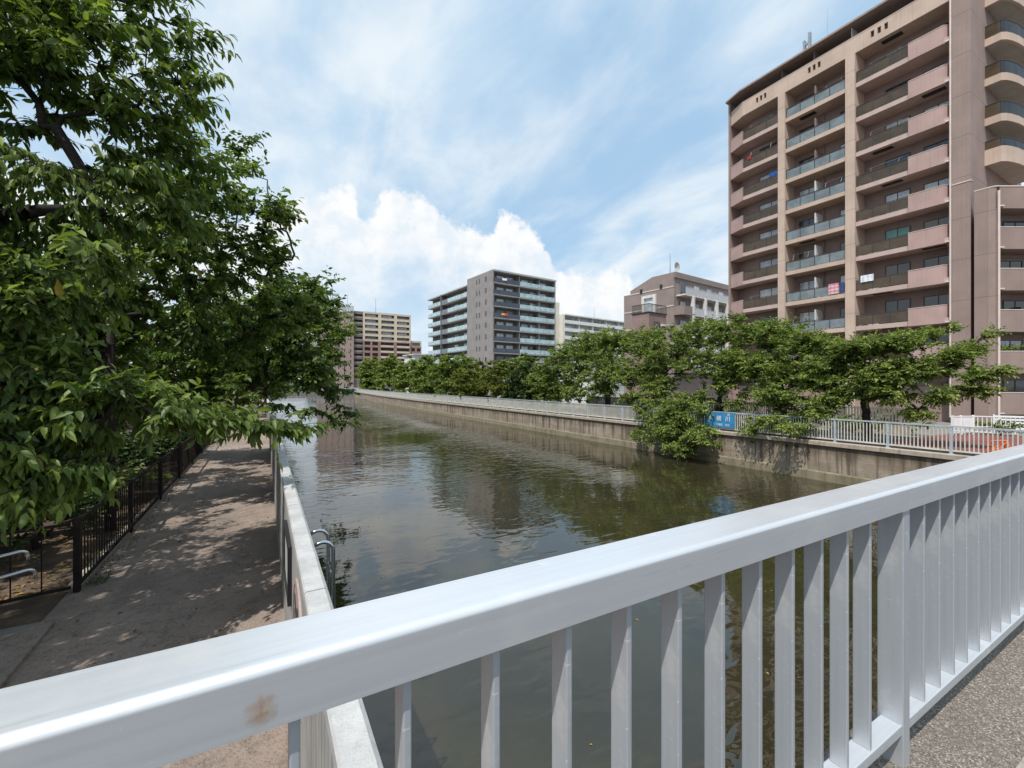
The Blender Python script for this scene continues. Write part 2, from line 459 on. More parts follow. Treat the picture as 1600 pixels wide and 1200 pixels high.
M_water = water_mat()
M_alu = alu_mat('aluminium_rail', axis=0)
M_aluz = alu_mat('aluminium_upright', col=(0.50, 0.525, 0.56), axis=2, rough=0.45, metal=0.5)
M_bark = bark_mat()
M_path = path_mat()
M_agg = aggregate_mat()
M_flute = fluted_mat()
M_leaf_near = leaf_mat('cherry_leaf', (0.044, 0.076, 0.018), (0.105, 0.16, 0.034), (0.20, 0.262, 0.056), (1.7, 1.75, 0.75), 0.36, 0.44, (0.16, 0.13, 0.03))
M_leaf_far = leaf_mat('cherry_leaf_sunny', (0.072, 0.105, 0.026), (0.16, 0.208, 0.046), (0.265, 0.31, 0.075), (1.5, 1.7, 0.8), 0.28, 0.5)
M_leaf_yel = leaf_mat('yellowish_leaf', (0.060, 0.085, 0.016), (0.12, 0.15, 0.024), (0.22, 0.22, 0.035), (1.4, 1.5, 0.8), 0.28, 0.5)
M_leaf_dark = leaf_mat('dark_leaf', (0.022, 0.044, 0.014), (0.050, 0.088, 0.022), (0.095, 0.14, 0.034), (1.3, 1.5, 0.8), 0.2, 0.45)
M_litter = leaf_mat('dry_leaf', (0.10, 0.06, 0.025), (0.22, 0.13, 0.04), (0.40, 0.24, 0.06), (1, 1, 1), 0.1, 0.7)
def river_wall_mat():
    m, g = newmat('river_wall_concrete'); c = coord(g); s = g.node('ShaderNodeSeparateXYZ'); g.l.new(c, s.inputs[0])
    n = g.noise(c, 0.9, 7, 0.65); st = g.noise(g.mapping(c, scale=(2.6, 2.6, 0.13)), 1.3, 7, 0.62); fine = g.noise(c, 26, 4, 0.65)
    lay = g.noise(g.mapping(c, scale=(.12, .12, 2.2)), 1.6, 5, .6)
    k = g.mix(g.smooth(n, .3, .7), (.25, .205, .16), (.41, .345, .275))
    k = g.mix(g.math('MULTIPLY', g.smooth(lay, .42, .62), .45), k, (.20, .15, .105))
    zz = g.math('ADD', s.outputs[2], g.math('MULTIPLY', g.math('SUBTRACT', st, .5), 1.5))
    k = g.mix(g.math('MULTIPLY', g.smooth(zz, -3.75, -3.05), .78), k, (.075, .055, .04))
    k = g.mix(g.math('MULTIPLY', g.smooth(st, .48, .66), .75), k, (.065, .05, .036))
    jt = g.math('LESS_THAN', g.math('FRACT', g.math('DIVIDE', s.outputs[1], 3.4)), .012)
    k = g.mix(g.math('MULTIPLY', jt, .6), k, (.05, .04, .03))
    k = g.mix(g.math('MULTIPLY', g.smooth(fine, .45, .75), .35), k, (.17, .135, .10))
    out(g, principled(g, k, .88, 0, .25, bump(g, g.math('ADD', n, fine), .4, .03))); return m
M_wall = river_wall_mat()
M_cope = concrete('coping_concrete', (0.38, 0.325, 0.265), (0.12, 0.10, 0.085), 0.5, 1.5)
M_lcope = concrete('pale_coping_concrete', (0.42, 0.42, 0.42), (0.20, 0.20, 0.20), 0.25, 3.0)
M_asph = plain('asphalt', (0.055, 0.055, 0.06), 0.9, 0, 0.25, 1.5)
M_red = plain('red_asphalt', (0.17, 0.058, 0.052), 0.9, 0, 0.2, 1.2)
M_soil = plain('soil', (0.085, 0.06, 0.042), 0.95, 0, 0.45, 1.6, bmp=0.6)
M_ground = plain('town_ground', (0.19, 0.18, 0.165), 0.95, 0, 0.2, 0.4)
M_white = plain('white_paint', (0.74, 0.75, 0.76), 0.5, 0, 0.05, 4)
M_gal = plain('grey_blue_paint', (0.43, 0.49, 0.535), 0.45, 0.15, 0.10, 4)
M_cream = plain('cream_bar_paint', (0.56, 0.55, 0.50), 0.55, 0, 0.14, 2.2)
M_brownm = plain('dark_brown_paint', (0.020, 0.015, 0.014), 0.7, 0.0, 0.3, 6, spec=.15)
M_steel = plain('stainless_steel', (0.62, 0.63, 0.64), 0.16, 1.0, 0.05, 5)
M_dark = plain('dark_metal', (0.03, 0.03, 0.034), 0.4, 0.3, 0.2, 3)

# ------------------------------------------------------------------ the setting
ZB, ZW, ZD = -2.80, -4.77, -1.45             # banks, water, bridge deck below the eye
XL = 0.216                                   # path side of the flood wall
RB = [(23.9, -60), (23.9, 76), (25.2, 112), (27.9, 148), (30.6, 178)]    # right bank edge
b = MB()
b.poly([(-1800, -400, ZB), (0.30, -400, ZB), (0.30, 165, ZB), (-70, 176, ZB), (-1800, 176, ZB)])
b.poly([(x, y, ZB) for x, y in [(24.05, -400), (24.05, 76), (25.35, 112), (28.05, 148), (30.75, 178)]][::-1] + [(70, 190, ZB), (2500, 190, ZB), (2500, -400, ZB)][::-1])
b.poly([(-1800, 212, ZB), (-60, 212, ZB), (90, 226, ZB), (2500, 226, ZB), (2500, 3500, ZB), (-1800, 3500, ZB)])
kind(b.build('ground', M_ground))
b = MB(); b.poly([(-1800, -400, ZW), (2500, -400, ZW), (2500, 260, ZW), (-1800, 260, ZW)])
kind(b.build('water', M_water))
b = MB(); b.poly([(-2.27, 1.0, ZB + .008), (XL, 1.0, ZB + .008), (XL, 165, ZB + .008), (-2.27, 165, ZB + .008)])
kind(b.build('path', M_path))
b = MB(); b.poly([(-16, 7.2, ZB + .004), (-2.2, 7.2, ZB + .004), (-2.2, 165, ZB + .004), (-16, 165, ZB + .004)])
kind(b.build('planting_bed', M_soil))
b = MB(); b.poly([(24.05, -30, ZB + .006), (29.6, -30, ZB + .006), (29.6, 76, ZB + .006), (24.05, 76, ZB + .006)])
kind(b.build('road', M_asph))
b = MB()
for (p0, p1) in (((25.4, 13.0), (27.6, 10.2)), ((25.4, 13.0), (25.6, 12.7)), ((26.4, 12.4), (28.3, 10.0)), ((25.6, 12.4), (27.3, 9.9)), ((28.3, 10.0), (29.2, 6.0))):
    d = (V(p1) - V(p0)).normalized() * 0.0; n = V((-(p1[1] - p0[1]), p1[0] - p0[0])).normalized() * 0.06
    b.poly([(p0[0] - n.x, p0[1] - n.y, ZB + .011), (p1[0] - n.x, p1[1] - n.y, ZB + .011), (p1[0] + n.x, p1[1] + n.y, ZB + .011), (p0[0] + n.x, p0[1] + n.y, ZB + .011)])
kind(b.build('road_marking', M_white))
b = MB(); b.poly([(24.6, -20, ZB + .015), (36, -20, ZB + .015), (34.6, 8.0, ZB + .015), (32.7, 9.0, ZB + .015), (27.2, 9.6, ZB + .015), (24.6, 8.8, ZB + .015)])
kind(b.build('red_pavement', M_red))

# right bank: quay wall with its coping lip
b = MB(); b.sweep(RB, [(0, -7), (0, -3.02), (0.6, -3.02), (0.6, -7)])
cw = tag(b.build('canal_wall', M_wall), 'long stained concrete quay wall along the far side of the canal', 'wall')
c = MB()
for k in range(len(RB) - 1):
    pass
c.sweep(RB, [(-0.10, -3.02), (-0.10, -2.84), (-0.07, -2.81), (0.55, -2.81), (0.55, -3.02)])
c.build('coping', M_cope, cw)
l = MB(); l.sweep(RB[:3], [(-0.035, -4.9), (-0.035, -4.36), (0.0, -4.30), (0.0, -4.9)])
l.build('wall_footing', concrete('wet_concrete', (0.255, 0.215, 0.155), (0.07, 0.06, 0.04), 0.5, 1.2, moss=(0.12, 0.12, 0.05)), cw)
dp = MB()
for (px, py) in ((1175.5, 690), (1229, 696), (1245, 697)):
    p = atx(px, py, 23.9); dp.tube([(23.96, p.y, p.z), (23.86, p.y, p.z)], 0.07, 10)
dp.build('drain_hole', M_dark, cw)
b = MB(); b.sweep([(-70, 212), (-60, 212), (90, 226), (140, 226)], [(0, -6), (0, -2.75), (0.5, -2.75), (0.5, -6)])
tag(b.build('end_wall', concrete('grey_wall', (0.22, 0.205, 0.185), (0.08, 0.07, 0.06), 0.5)), 'distant grey concrete bank wall closing off the far end of the canal', 'wall')

# left bank: flood wall with coping blocks
fw = thing('flood_wall', 'tall grey fluted concrete flood wall between footpath and water', 'wall', (0, 0, 0))
b = MB(); b.box(XL, 0.85, -7, 0.325, 165, -1.29); b.sweep([(0.27, 165), (-70, 176)], [(-.06, -7), (-.06, -1.3), (.06, -1.3), (.06, -7)])
b.build('wall_face', M_flute, fw)
cb_ = MB(); cb_.extrude_x([(0.206, -1.29), (0.206, -1.232), (0.216, -1.22), (0.316, -1.22), (0.335, -1.236), (0.335, -1.29)], 0, 2.088)
cm = cb_.mesh('coping', [M_lcope])
y = 0.72
while y < 164:
    o = put('coping', cm, fw, (0, y, 0)); o.rotation_euler = (0, 0, 0)
    y += 2.1
for vv in cm.vertices: vv.co = (vv.co.y, vv.co.x, vv.co.z)
cm.flip_normals(); cm.update()

# bridge: deck, kerb with exposed stone, railing
b = MB(); b.box(-30, -9, -2.3, 40, 0.445, ZD); kind(b.build('bridge_deck', M_asph))
kb = MB(); kb.extrude_x([(0.445, -2.3), (0.445, -1.325), (0.462, -1.31), (0.792, -1.31), (0.805, -1.323), (0.805, -2.3)], -30, 40)
kind(kb.build('bridge_kerb', M_agg))
kl = MB(); kl.extrude_x([(0.405, -1.449), (0.405, -1.34), (0.415, -1.328), (0.4445, -1.328), (0.4445, -1.449)], -30, 40)
kind(kl.build('kerb_edging', concrete('kerb_edge_concrete', (0.33, 0.30, 0.26), scale=3)))

br = thing('bridge_railing', 'silver aluminium bridge railing with a broad rounded handrail in the foreground', 'railing', (0, 0.65, -1.27))
def inl(o):                                    # parts drawn in world coordinates, hung under the railing's base
    o.location = (o.location.x, o.location.y - 0.65, o.location.z + 1.27); return o
def arc(cy, cz, r, a0, a1, n=6): return [(cy + r * cos(R(a0 + (a1 - a0) * k / n)), cz + r * sin(R(a0 + (a1 - a0) * k / n))) for k in range(n + 1)]
prof = arc(0.633, -0.363, 0.013, 180, 90) + arc(0.724, -0.354, 0.004, 90, 0, 3) + [(0.728, -0.432), (0.722, -0.434), (0.626, -0.434), (0.620, -0.430)]
JX = 1.917
PITCH = 2.07
for k in range(-7, 11):
    x0 = JX + PITCH * k + 0.018
    if k % 2 == 0:
        t = MB(); t.extrude_x(prof, x0 - 2 * PITCH + 0.0012, x0 - 0.0012)
        o = inl(t.build('handrail', M_alu, br)); 
        for q in o.data.polygons: q.use_smooth = len(q.vertices) == 4
        o.data.set_sharp_from_angle(angle=R(60))
        wn = o.modifiers.new('weighted_normals', 'WEIGHTED_NORMAL'); wn.keep_sharp = True; wn.weight = 100
bal = MB(); bal.box(-0.0065, 0.636, -1.165, 0.0065, 0.684, -0.434)
balm = bal.mesh('baluster', [M_aluz])
pst = MB(); pst.box(-0.026, 0.626, -1.33, 0.026, 0.700, -0.434)
pstm = pst.mesh('post', [M_aluz])
bot = MB(); bot.box(0.026, 0.630, -1.200, PITCH - 0.026, 0.690, -1.165)
botm = bot.mesh('bottom_rail', [alu_mat('aluminium_low_rail', col=(0.56, 0.59, 0.63), axis=0, rough=0.42, metal=0.5)])
for k in range(-4, 5):
    x = JX + PITCH * k
    bevel(inl(put('post', pstm, br, (x, 0, 0))), 0.003)
    bevel(inl(put('bottom_rail', botm, br, (x, 0, 0))), 0.003)
    for j in range(1, 13):
        xx = x - 0.091 - 0.1492 * j
        if -1.5 < xx < 10: bevel(inl(put('baluster', balm, br, (xx, 0, 0))), 0.0025)
st = MB(); st.poly([(.009 + .019 * cos(a_), 0, .024 + .028 * sin(a_)) for a_ in [2 * pi * k_ / 20 for k_ in range(20)]])
stm, sg = newmat('rust_smear')
oc = coord(sg); gr_ = sg.node('ShaderNodeVectorMath', operation='DISTANCE'); sg.l.new(oc, gr_.inputs[0]); gr_.inputs[1].default_value = (.010, 0, .022)
fade = sg.math('MULTIPLY', sg.smooth(sg.math('ADD', gr_.outputs['Value'], sg.math('MULTIPLY', sg.noise(oc, 90, 4), .022)), .014, .036, 1.0, 0.0), .5)
pr = principled(sg, sg.mix(sg.smooth(sg.noise(oc, 70, 4), .38, .62), (.50, .40, .30), (.42, .20, .08)), .55, .2)
tr = sg.node('ShaderNodeBsdfTransparent'); mx_ = sg.node('ShaderNodeMixShader'); sg.l.new(fade, mx_.inputs[0]); sg.l.new(tr.outputs[0], mx_.inputs[1]); sg.l.new(pr, mx_.inputs[2]); out(sg, mx_.outputs[0])
o = st.build('rust_stain', stm, br, (-0.085, 0.6194, -0.423)); o.location = (-0.012, 0.6194 - .65, -0.426 + 1.27)

# fence of the right bank: post, panel of bars, rail
def polyline_points(path, step, start=0.0):
    res = []; acc = start
    seg = [(V(path[i]), V(path[i + 1])) for i in range(len(path) - 1)]
    L0 = 0
    for a, b2 in seg:
        ln = (b2 - a).length
        while acc <= L0 + ln:
            res.append(a + (b2 - a) * ((acc - L0) / ln)); acc += step
        L0 += ln
    return res
FST = 2.05
FP = [(24.02, -8.0)] + [(24.02, 76), (25.32, 112), (28.02, 148), (30.72, 178), (52, 184.5)]
rf = thing('river_railing', 'long pale grey blue railing with cream bars along the far quay', 'railing', (24.02, 6.35, -2.81))
pts = polyline_points([V(p) for p in FP], FST, 14.45 - 7 * FST)
pm = MB(); pm.box(-0.045, -0.04, 0, 0.045, 0.04, 1.075); pm.box(-.09, -.07, 0, .09, .07, .015); pm = pm.mesh('post', [M_gal])
pn = MB()
for j in range(15):
    x = 0.14 + (FST - 0.28) * j / 14; pn.box(x - 0.016, -0.024, 0.16, x + 0.016, 0.024, 1.05)
pn.box(0.045, -0.028, 0.10, FST - 0.045, 0.028, 0.16)
pn = pn.mesh('bar_panel', [M_cream])
rl = MB(); rl.box(0.0, -0.05, 1.075, FST, 0.05, 1.135); rl = rl.mesh('top_rail', [M_gal])
for a, b2 in zip(pts[:-1], pts[1:]):
    d = b2 - a; rz = atan2(d.y, d.x); loc = (a.x - 24.02, a.y - 6.35, 0)
    put('post', pm, rf, loc, rz); put('bar_panel', pn, rf, loc, rz); put('top_rail', rl, rf, loc, rz)
ef = thing('bank_railing', 'faint pale railing on the far end bank beyond the corner of the canal', 'railing', (-20, 216, -2.75))
for i in range(26):
    x = i * 2.6; yy = x * 14 / 150
    put('post', pm, ef, (x, yy, 0), 0.093)
    q = MB()
    q.box(0, -.04, 1.06, 2.6, .04, 1.12); q.box(0.05, -.02, .1, 2.55, .02, .9)
    if i == 0: qm = q.mesh('railing_panel', [plain('pale_panel', (.36, .42, .46), .5)])
    put('railing_panel', qm, ef, (x, yy, 0), 0.093)

# brown path fence
def picket_fence(name, label, P0, P1, step, gap, h, first=0):
    P0 = V((*P0, 0)); P1 = V((*P1, 0)); d = P1 - P0; L_ = d.length; n = max(1, round(L_ / step)); st_ = L_ / n
    f = thing(name, label, 'fence', (P0.x, P0.y, ZB), atan2(d.y, d.x))
    p = MB(); p.box(-.034, -.034, -.05, .034, .034, h + .03); p = p.mesh('post', [M_brownm])
    q = MB(); q.box(.034, -.02, h - .035, st_ - .034, .02, h); q.box(.034, -.018, .07, st_ - .034, .018, .105); q = q.mesh('fence_rail', [M_brownm])
    k = max(2, round((st_ - .07) / gap)); w_ = MB()
    for j in range(1, k):
        x = .034 + (st_ - .068) * j / k; w_.box(x - .007, -.007, .105, x + .007, .007, h - .035)
    w_ = w_.mesh('picket_panel', [M_brownm])
    for i in range(n + 1):
        if i >= first: bevel(put('post', p, f, (i * st_, 0, 0)), .006)
        if i < n:
            put('fence_rail', q, f, (i * st_, 0, 0)); put('picket_panel', w_, f, (i * st_, 0, 0))
    return f
picket_fence('path_fence', 'dark brown metal picket fence running the length of the shaded footpath', (-2.18, 7.98), (-2.18, 89), 2.7, 0.128, 0.98)
picket_fence('corner_fence', 'short dark brown fence with widely spaced bars turning away from the path corner', (-2.20, 7.96), (-4.9, 7.45), 2.6, 0.27, 0.95, 1)
kb2 = MB(); kb2.box(-2.33, 8.05, ZB - .05, -2.19, 89, ZB + .045); kind(kb2.build('path_edging', M_cope))

# concrete ramp slab with red paving, and stainless handrails
b = MB(); b.prism([(-2.06, 4.0), (-2.11, 7.04), (-2.5, 6.87), (-3.8, 6.25), (-3.8, 4.0)], ZB - .1, ZB + .05)
kind(bevel(b.build('ramp_slab', M_path), .01))
b = MB(); b.prism([(-2.36, 3.95), (-2.41, 6.2), (-2.75, 6.45), (-3.75, 6.0), (-3.75, 3.95)], ZB - .1, ZB + .054)
kind(b.build('ramp_paving', plain('red_brick_paving', (.30, .10, .075), .9, 0, .3, 9)))
hr = thing('ramp_handrail', 'double stainless tube handrail with bent ends beside the corner fence', 'handrail', (-2.75, 6.75, ZB))
o_ = V((-2.75, 6.75, ZB))
def rel(p): return V(p) - o_
def hook(a, bdir, drop):
    a = V(a); bd = V(bdir).normalized()
    pts = [a + bd * 1.8, a + bd * .08]
    for k in range(7):
        t = pi / 2 * k / 6
        pts.append(a + bd * (.07 * (1 - sin(t))) + V((0, 0, -.07 * (1 - cos(t)))))
    pts.append(a + V((0, 0, -.07 - drop))); return [rel(p) for p in pts]
t = MB(); t.tube(hook((-2.33, 7.03, -1.885), (-1.25, -.85, -.03), .05), .019, 12); t.build('upper_tube', M_steel, hr, smooth=True)
t = MB(); t.tube(hook((-2.24, 6.93, -2.075), (-1.3, -.95, -.03), .05), .019, 12); t.build('lower_tube', M_steel, hr, smooth=True)
t = MB()
for s in (0.30, 1.35):
    p = V((-2.40, 6.98, 0)) + V((-1.25, -.85, 0)).normalized() * s
    t.tube([rel((p.x, p.y, ZB)), rel((p.x, p.y, -1.90))], .024, 10); t.tube([rel((p.x, p.y, ZB)), rel((p.x, p.y, ZB + .02))], .06, 12)
t.build('stanchion', plain('grey_tube', (.30, .32, .36), .4, .4), hr, smooth=True)

# ladder hooked to the water side of the flood wall
ld = thing('steel_ladder', 'stainless steel ladder hooked over the water side of the flood wall', 'ladder', (0.335, 4.25, -4.9))
def lad(y):
    pts = [(0.0, y, 3.42), (.06, y, 3.455)]
    for k in range(8):
        a = R(110 - 110 * k / 7); pts.append((.125 + .09 * cos(a), y, 3.385 + .09 * sin(a)))
    pts += [(.215, y, 3.0), (.215, y, 0.0)]; return pts
for yy in (0.0, 0.36):
    t = MB(); t.tube(lad(yy), .017, 12); t.build('ladder_rail', M_steel, ld, smooth=True)
rg = MB(); rg.tube([(.215, 0, 0), (.215, .36, 0)], .013, 10); rgm = rg.mesh('rung', [M_steel], True)
for k in range(9): put('rung', rgm, ld, (0, 0, 3.12 - .3 * k))
sg_ = MB(); sg_.tube([(0, 0, 0), (.215, 0, 0)], .012, 8); sgm = sg_.mesh('wall_bracket', [M_steel], True)
for k in (2.95, 2.2):
    for yy in (0, .36): put('wall_bracket', sgm, ld, (0, yy, k))

# notice board and oval plaque on the path side of the wall
nb = thing('notice_board', 'narrow dark framed notice board on the path side of the flood wall', 'notice board', (XL, 4.75, -1.7))
t = MB(); t.box(-.035, -.45, -.26, -.002, .45, -.23); t.box(-.035, -.45, .23, -.002, .45, .26); t.box(-.035, -.45, -.23, -.002, -.42, .23); t.box(-.035, .42, -.23, -.002, .45, .23)
t.build('board_frame', M_dark, nb)
t = MB(); t.box(-.02, -.42, -.23, -.002, .42, .23); t.build('board_face', plain('board_white', (.55, .55, .53), .4), nb)
pq = thing('wall_plaque', 'oval pinkish rimmed plaque with dark marks beside the notice board', 'plaque', (XL, 3.45, -1.82))
t = MB(); ring = [(.46 * cos(2 * pi * k / 40), .40 * sin(2 * pi * k / 40)) for k in range(40)]
for k in range(40):
    a, b2 = ring[k], ring[(k + 1) % 40]
    t.poly([(-.014, a[0], a[1]), (-.014, b2[0], b2[1]), (-.014, b2[0] * .9, b2[1] * .9), (-.014, a[0] * .9, a[1] * .9)]); t.poly([(0, a[0], a[1]), (0, b2[0], b2[1]), (-.014, b2[0], b2[1]), (-.014, a[0], a[1])])
t.build('plaque_rim', plain('pink_rim', (.36, .28, .26), .7), pq)
t = MB(); t.poly([(-.010, a * .9, c_ * .9) for a, c_ in ring]); t.build('plaque_face', plain('plaque_grey', (.34, .30, .28), .6), pq)
t = MB(); rr = random.Random(4)
for k in range(9):
    cy_, cz_ = rr.uniform(-.28, .28), rr.uniform(-.22, .22); ra = rr.uniform(.03, .07)
    t = MB(); t.poly([(-.0125, cy_ + ra * cos(2 * pi * j / 9) * rr.uniform(.7, 1.3), cz_ + ra * sin(2 * pi * j / 9) * rr.uniform(.7, 1.3)) for j in range(9)]); t.build('plaque_mark', M_dark, pq)
# ------------------------------------------------------------------ buildings
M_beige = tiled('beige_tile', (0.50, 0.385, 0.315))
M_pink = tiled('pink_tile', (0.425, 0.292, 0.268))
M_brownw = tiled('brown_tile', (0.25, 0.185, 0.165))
M_mauve = tiled('mauve_tile', (0.29, 0.215, 0.19))
M_mauve2 = tiled('mauve_tile_annex', (0.275, 0.205, 0.18))
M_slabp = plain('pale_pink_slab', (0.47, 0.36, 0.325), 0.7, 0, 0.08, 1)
M_soff = plain('soffit', (0.44, 0.40, 0.35), 0.8, 0, 0.1, 1)
M_capw = plain('pale_cap', (0.62, 0.52, 0.47), 0.6, 0, 0.05, 2)
M_gblue = glassy('bluish_panel_glass', (0.20, 0.24, 0.26), 0.78, 0.12)
M_gbrown = glassy('smoked_panel_glass', (0.085, 0.062, 0.040), 0.84, 0.12, 0.5)
M_gdark = glassy('window_glass', (0.03, 0.035, 0.04), 1, 0.04, 0.9)
M_gcurt = glassy('curtained_window', (0.48, 0.52, 0.55), 1, 0.06, 1.0)
M_gsky = glassy('bright_window', (0.30, 0.36, 0.42), 1, 0.03, 1.0)
M_gteal = glassy('teal_curtain_window', (0.06, 0.26, 0.24), 1, 0.1, 0.6)
M_frame = plain('window_frame_brown', (0.07, 0.055, 0.05), 0.5, 0.2)
M_fgrey = plain('window_frame_grey', (0.25, 0.25, 0.25), 0.5, 0.2)
M_part = plain('partition_white', (0.60, 0.60, 0.59), 0.6)
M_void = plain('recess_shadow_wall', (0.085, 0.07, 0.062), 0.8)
rnd = random.Random(11)
PANES = [M_gdark, M_gcurt, M_gsky, M_gcurt, M_gdark]

def balustrade(parent, u0, u1, v, w, h, n, glass, rail=M_frame, name='glass_balustrade', axis='x', dv=0):
    """row of glass panels between slim posts under a handrail; the metal frame is a sub-part"""
    p = MB(); f = MB(); st_ = (u1 - u0) / n
    for k in range(n):
        p.box(u0 + k * st_ + .03, v - .008, w + .06, u0 + (k + 1) * st_ - .03, v + .008, w + h - .1)
    for k in range(n + 1):
        x = u0 + k * st_; f.box(x - .022, v - .03, w, x + .022, v + .03, w + h - .03)
    f.box(u0 - .022, v - .035, w + h - .03, u1 + .022, v + .035, w + h + .015)
    f.box(u0, v - .02, w + h - .1, u1, v + .02, w + h - .075)
    o = p.build(name, glass, parent); f.build('balustrade_frame', rail, o); return o

# --- the tall brown tower on the right
TX, TY = 43.0, 28.9
tw = thing('apartment_tower', 'tall brown and beige apartment tower with stacked pink and glass balconies', 'apartment building', (TX, TY, ZB), -pi / 2)
def uv(x, y): return (TY - y, x - TX)
LV = [1.55 + 2.9 * k - ZB for k in range(9)]           # soffit heights of the balcony slabs
TOPS = 27.65 - ZB
CH = .5                                                  # the left end of the facade bends back
b = MB()
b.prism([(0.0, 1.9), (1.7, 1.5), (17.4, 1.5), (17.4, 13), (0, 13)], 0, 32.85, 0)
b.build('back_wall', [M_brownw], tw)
b = MB(); b.prism([(-.22, CH - .1), (0.0, CH - .12), (0.0, 13), (-.22, 13)], 0, 32.9); b.build('side_wall', M_mauve, tw)
b = MB(); b.prism([(-.3, CH - .5), (1.66, -.55), (18.3, -.55), (18.3, 13.2), (-.3, 13.2)], 32.86, 33.02)
b.build('roof', [plain('roof_edge', (.30, .22, .19), .7)], tw)
for (a, c) in ((5.30, 5.93), (10.86, 11.55)):
    b = MB(); b.box(a, -.22, 0, c, 1.5, TOPS); b.build('column', M_beige, tw)
b = MB(); b.box(17.42, -.16, 0, 18.38, 9, 33.3); b.build('pillar', M_mauve, tw)
for u, v, z0, z1 in ((17.33, -.10, 0.4, 33.2),):
    b = MB(); b.tube([(u, v, z0), (u, v, z1)], .065, 10)
    for z in LV: b.box(u - .28, v - .05, z + .0, u - .05, v + .05, z + .1)
    b.build('drain_pipe', M_capw, tw)
for i, z in enumerate(LV + [TOPS]):
    topf = i == len(LV); t = z + .36
    # bay 1
    b = MB(); b.prism([(0.02, CH), (1.66, -.05), (5.28, -.05), (5.28, 1.5), (1.7, 1.5), (0.02, 1.9)], z, t, 0)
    b.build('balcony_slab', [M_beige if topf else M_slabp], tw)
    b = MB(); b.box(5.94, -.1, z, 10.85, 1.5, t - .0); b.build('balcony_slab', [M_beige], tw)
    b = MB(); b.box(11.56, -.05, z, 17.24, 1.5, t); b.build('balcony_slab', [M_beige if topf else M_slabp], tw)
    vt = MB(); uu = (6.9, 13.1, 12.5, 15.6)[i % 4]; vt.box(uu, .35, z - .035, uu + 1.3, .85, z + .01); vt.build('escape_hatch', M_dark, tw)
    if topf:
        hp = 1.36
        b = MB(); b.prism([(0.02, CH - .02), (1.66, -.10), (1.66, .08), (0.02, CH + .16)], z - .02, z + hp)
        b.build('top_parapet', M_beige, tw)
        us = [1.66, 3.1, 3.33, 3.5, 3.73, 3.9, 4.13, 7.9, 8.13, 8.3, 8.53, 8.7, 8.93, 12.6, 12.83, 13.05, 13.28, 13.5, 13.73, 17.24]
        b = MB(); grid_wall(b, us, [z - .02, z + .5, z + 1.02, z + hp], lambda p, q: p % 2 == 1 and q == 1, .17, -.12, 0, 1)
        b.poly([(1.66, -.12, z + hp), (17.24, -.12, z + hp), (17.24, .06, z + hp), (1.66, .06, z + hp)])
        b.poly([(1.66, .06, z), (17.24, .06, z), (17.24, .06, z + hp), (1.66, .06, z + hp)])
        b.poly([(1.66, -.12, z - .02), (17.24, -.12, z - .02), (17.24, .0, z - .02), (1.66, .0, z - .02)])
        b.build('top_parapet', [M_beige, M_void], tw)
        b = MB(); b.prism([(0.02, CH - .04), (1.66, -.14), (17.24, -.14), (17.24, .07), (1.66, .07), (0.02, CH + .17)], z + hp + .002, z + hp + .05); b.build('parapet_cap', M_capw, tw)
        for u in (5.5, 8.3, 11.2): 
            b = MB(); b.box(u - .03, .1, z + .36, u + .03, 1.5, 32.86); b.build('partition', M_brownw if u != 11.2 else M_part, tw)
    else:
        b = MB(); b.prism([(0.02, CH - .06), (1.70, -.14), (1.70, .04), (0.02, CH + .12)], z - .03, z + 1.28); o = b.build('parapet', M_pink, tw)
        b = MB(); b.prism([(0.02, CH - .08), (1.70, -.16), (1.70, .06), (0.02, CH + .14)], z + 1.282, z + 1.32); b.build('parapet_cap', M_capw, o)
        balustrade(tw, 1.76, 5.26, .0, t, .92, 3, M_gbrown)
        balustrade(tw, 5.98, 10.82, .0, t, .92, 4, M_gblue)
        balustrade(tw, 11.60, 14.92, .0, t, .92, 3, M_gbrown)
        b = MB(); b.prism([(14.97, -.14), (16.95, -.14), (17.24, .28), (17.24, .50), (16.85, .04), (14.97, .04)], z - .03, z + 1.28); o = b.build('parapet', M_pink, tw)
        b = MB(); b.prism([(14.97, -.16), (16.96, -.16), (17.25, .27), (17.25, .52), (16.84, .06), (14.97, .06)], z + 1.282, z + 1.32); b.build('parapet_cap', M_capw, o)
        b = MB(); b.box(8.34, .12, t, 8.42, 1.5, t + (1.75 if i > 5 else 1.9)); b.build('partition', M_part if i < 6 else M_brownw, tw)
        b = MB(); b.tube([(8.5, 1.42, t), (8.5, 1.42, z + 2.9)], .05, 8); b.build('wall_pipe', M_brownw, tw)
    if not topf:
        for (ua_, ub_) in ((2.2, 4.6), (6.3, 8.0), (9.0, 10.6), (12.3, 14.5)):
            if rnd.random() < .34:
                b = MB(); zz = t + 1.35 + rnd.uniform(-.15, .15)
                b.tube([(ua_, .25, zz), (ub_, .25, zz + .02)], .013, 6); b.tube([(ua_ + .2, .05, t + .9), (ua_ + .2, .3, zz + .03)], .014, 6); b.tube([(ub_ - .2, .05, t + .9), (ub_ - .2, .3, zz + .03)], .014, 6)
                b.build('laundry_pole', M_fgrey, tw)
        for uo in (4.75, 8.6, 12.0):
            if rnd.random() < .6:
                b = MB(); b.box(uo, 1.0, t + .06, uo + .72, 1.3, t + .62); b.tube([(uo + .36, 1.0, t + .34), (uo + .36, .985, t + .34)], .22, 14); b.build('air_conditioner', M_part, tw)
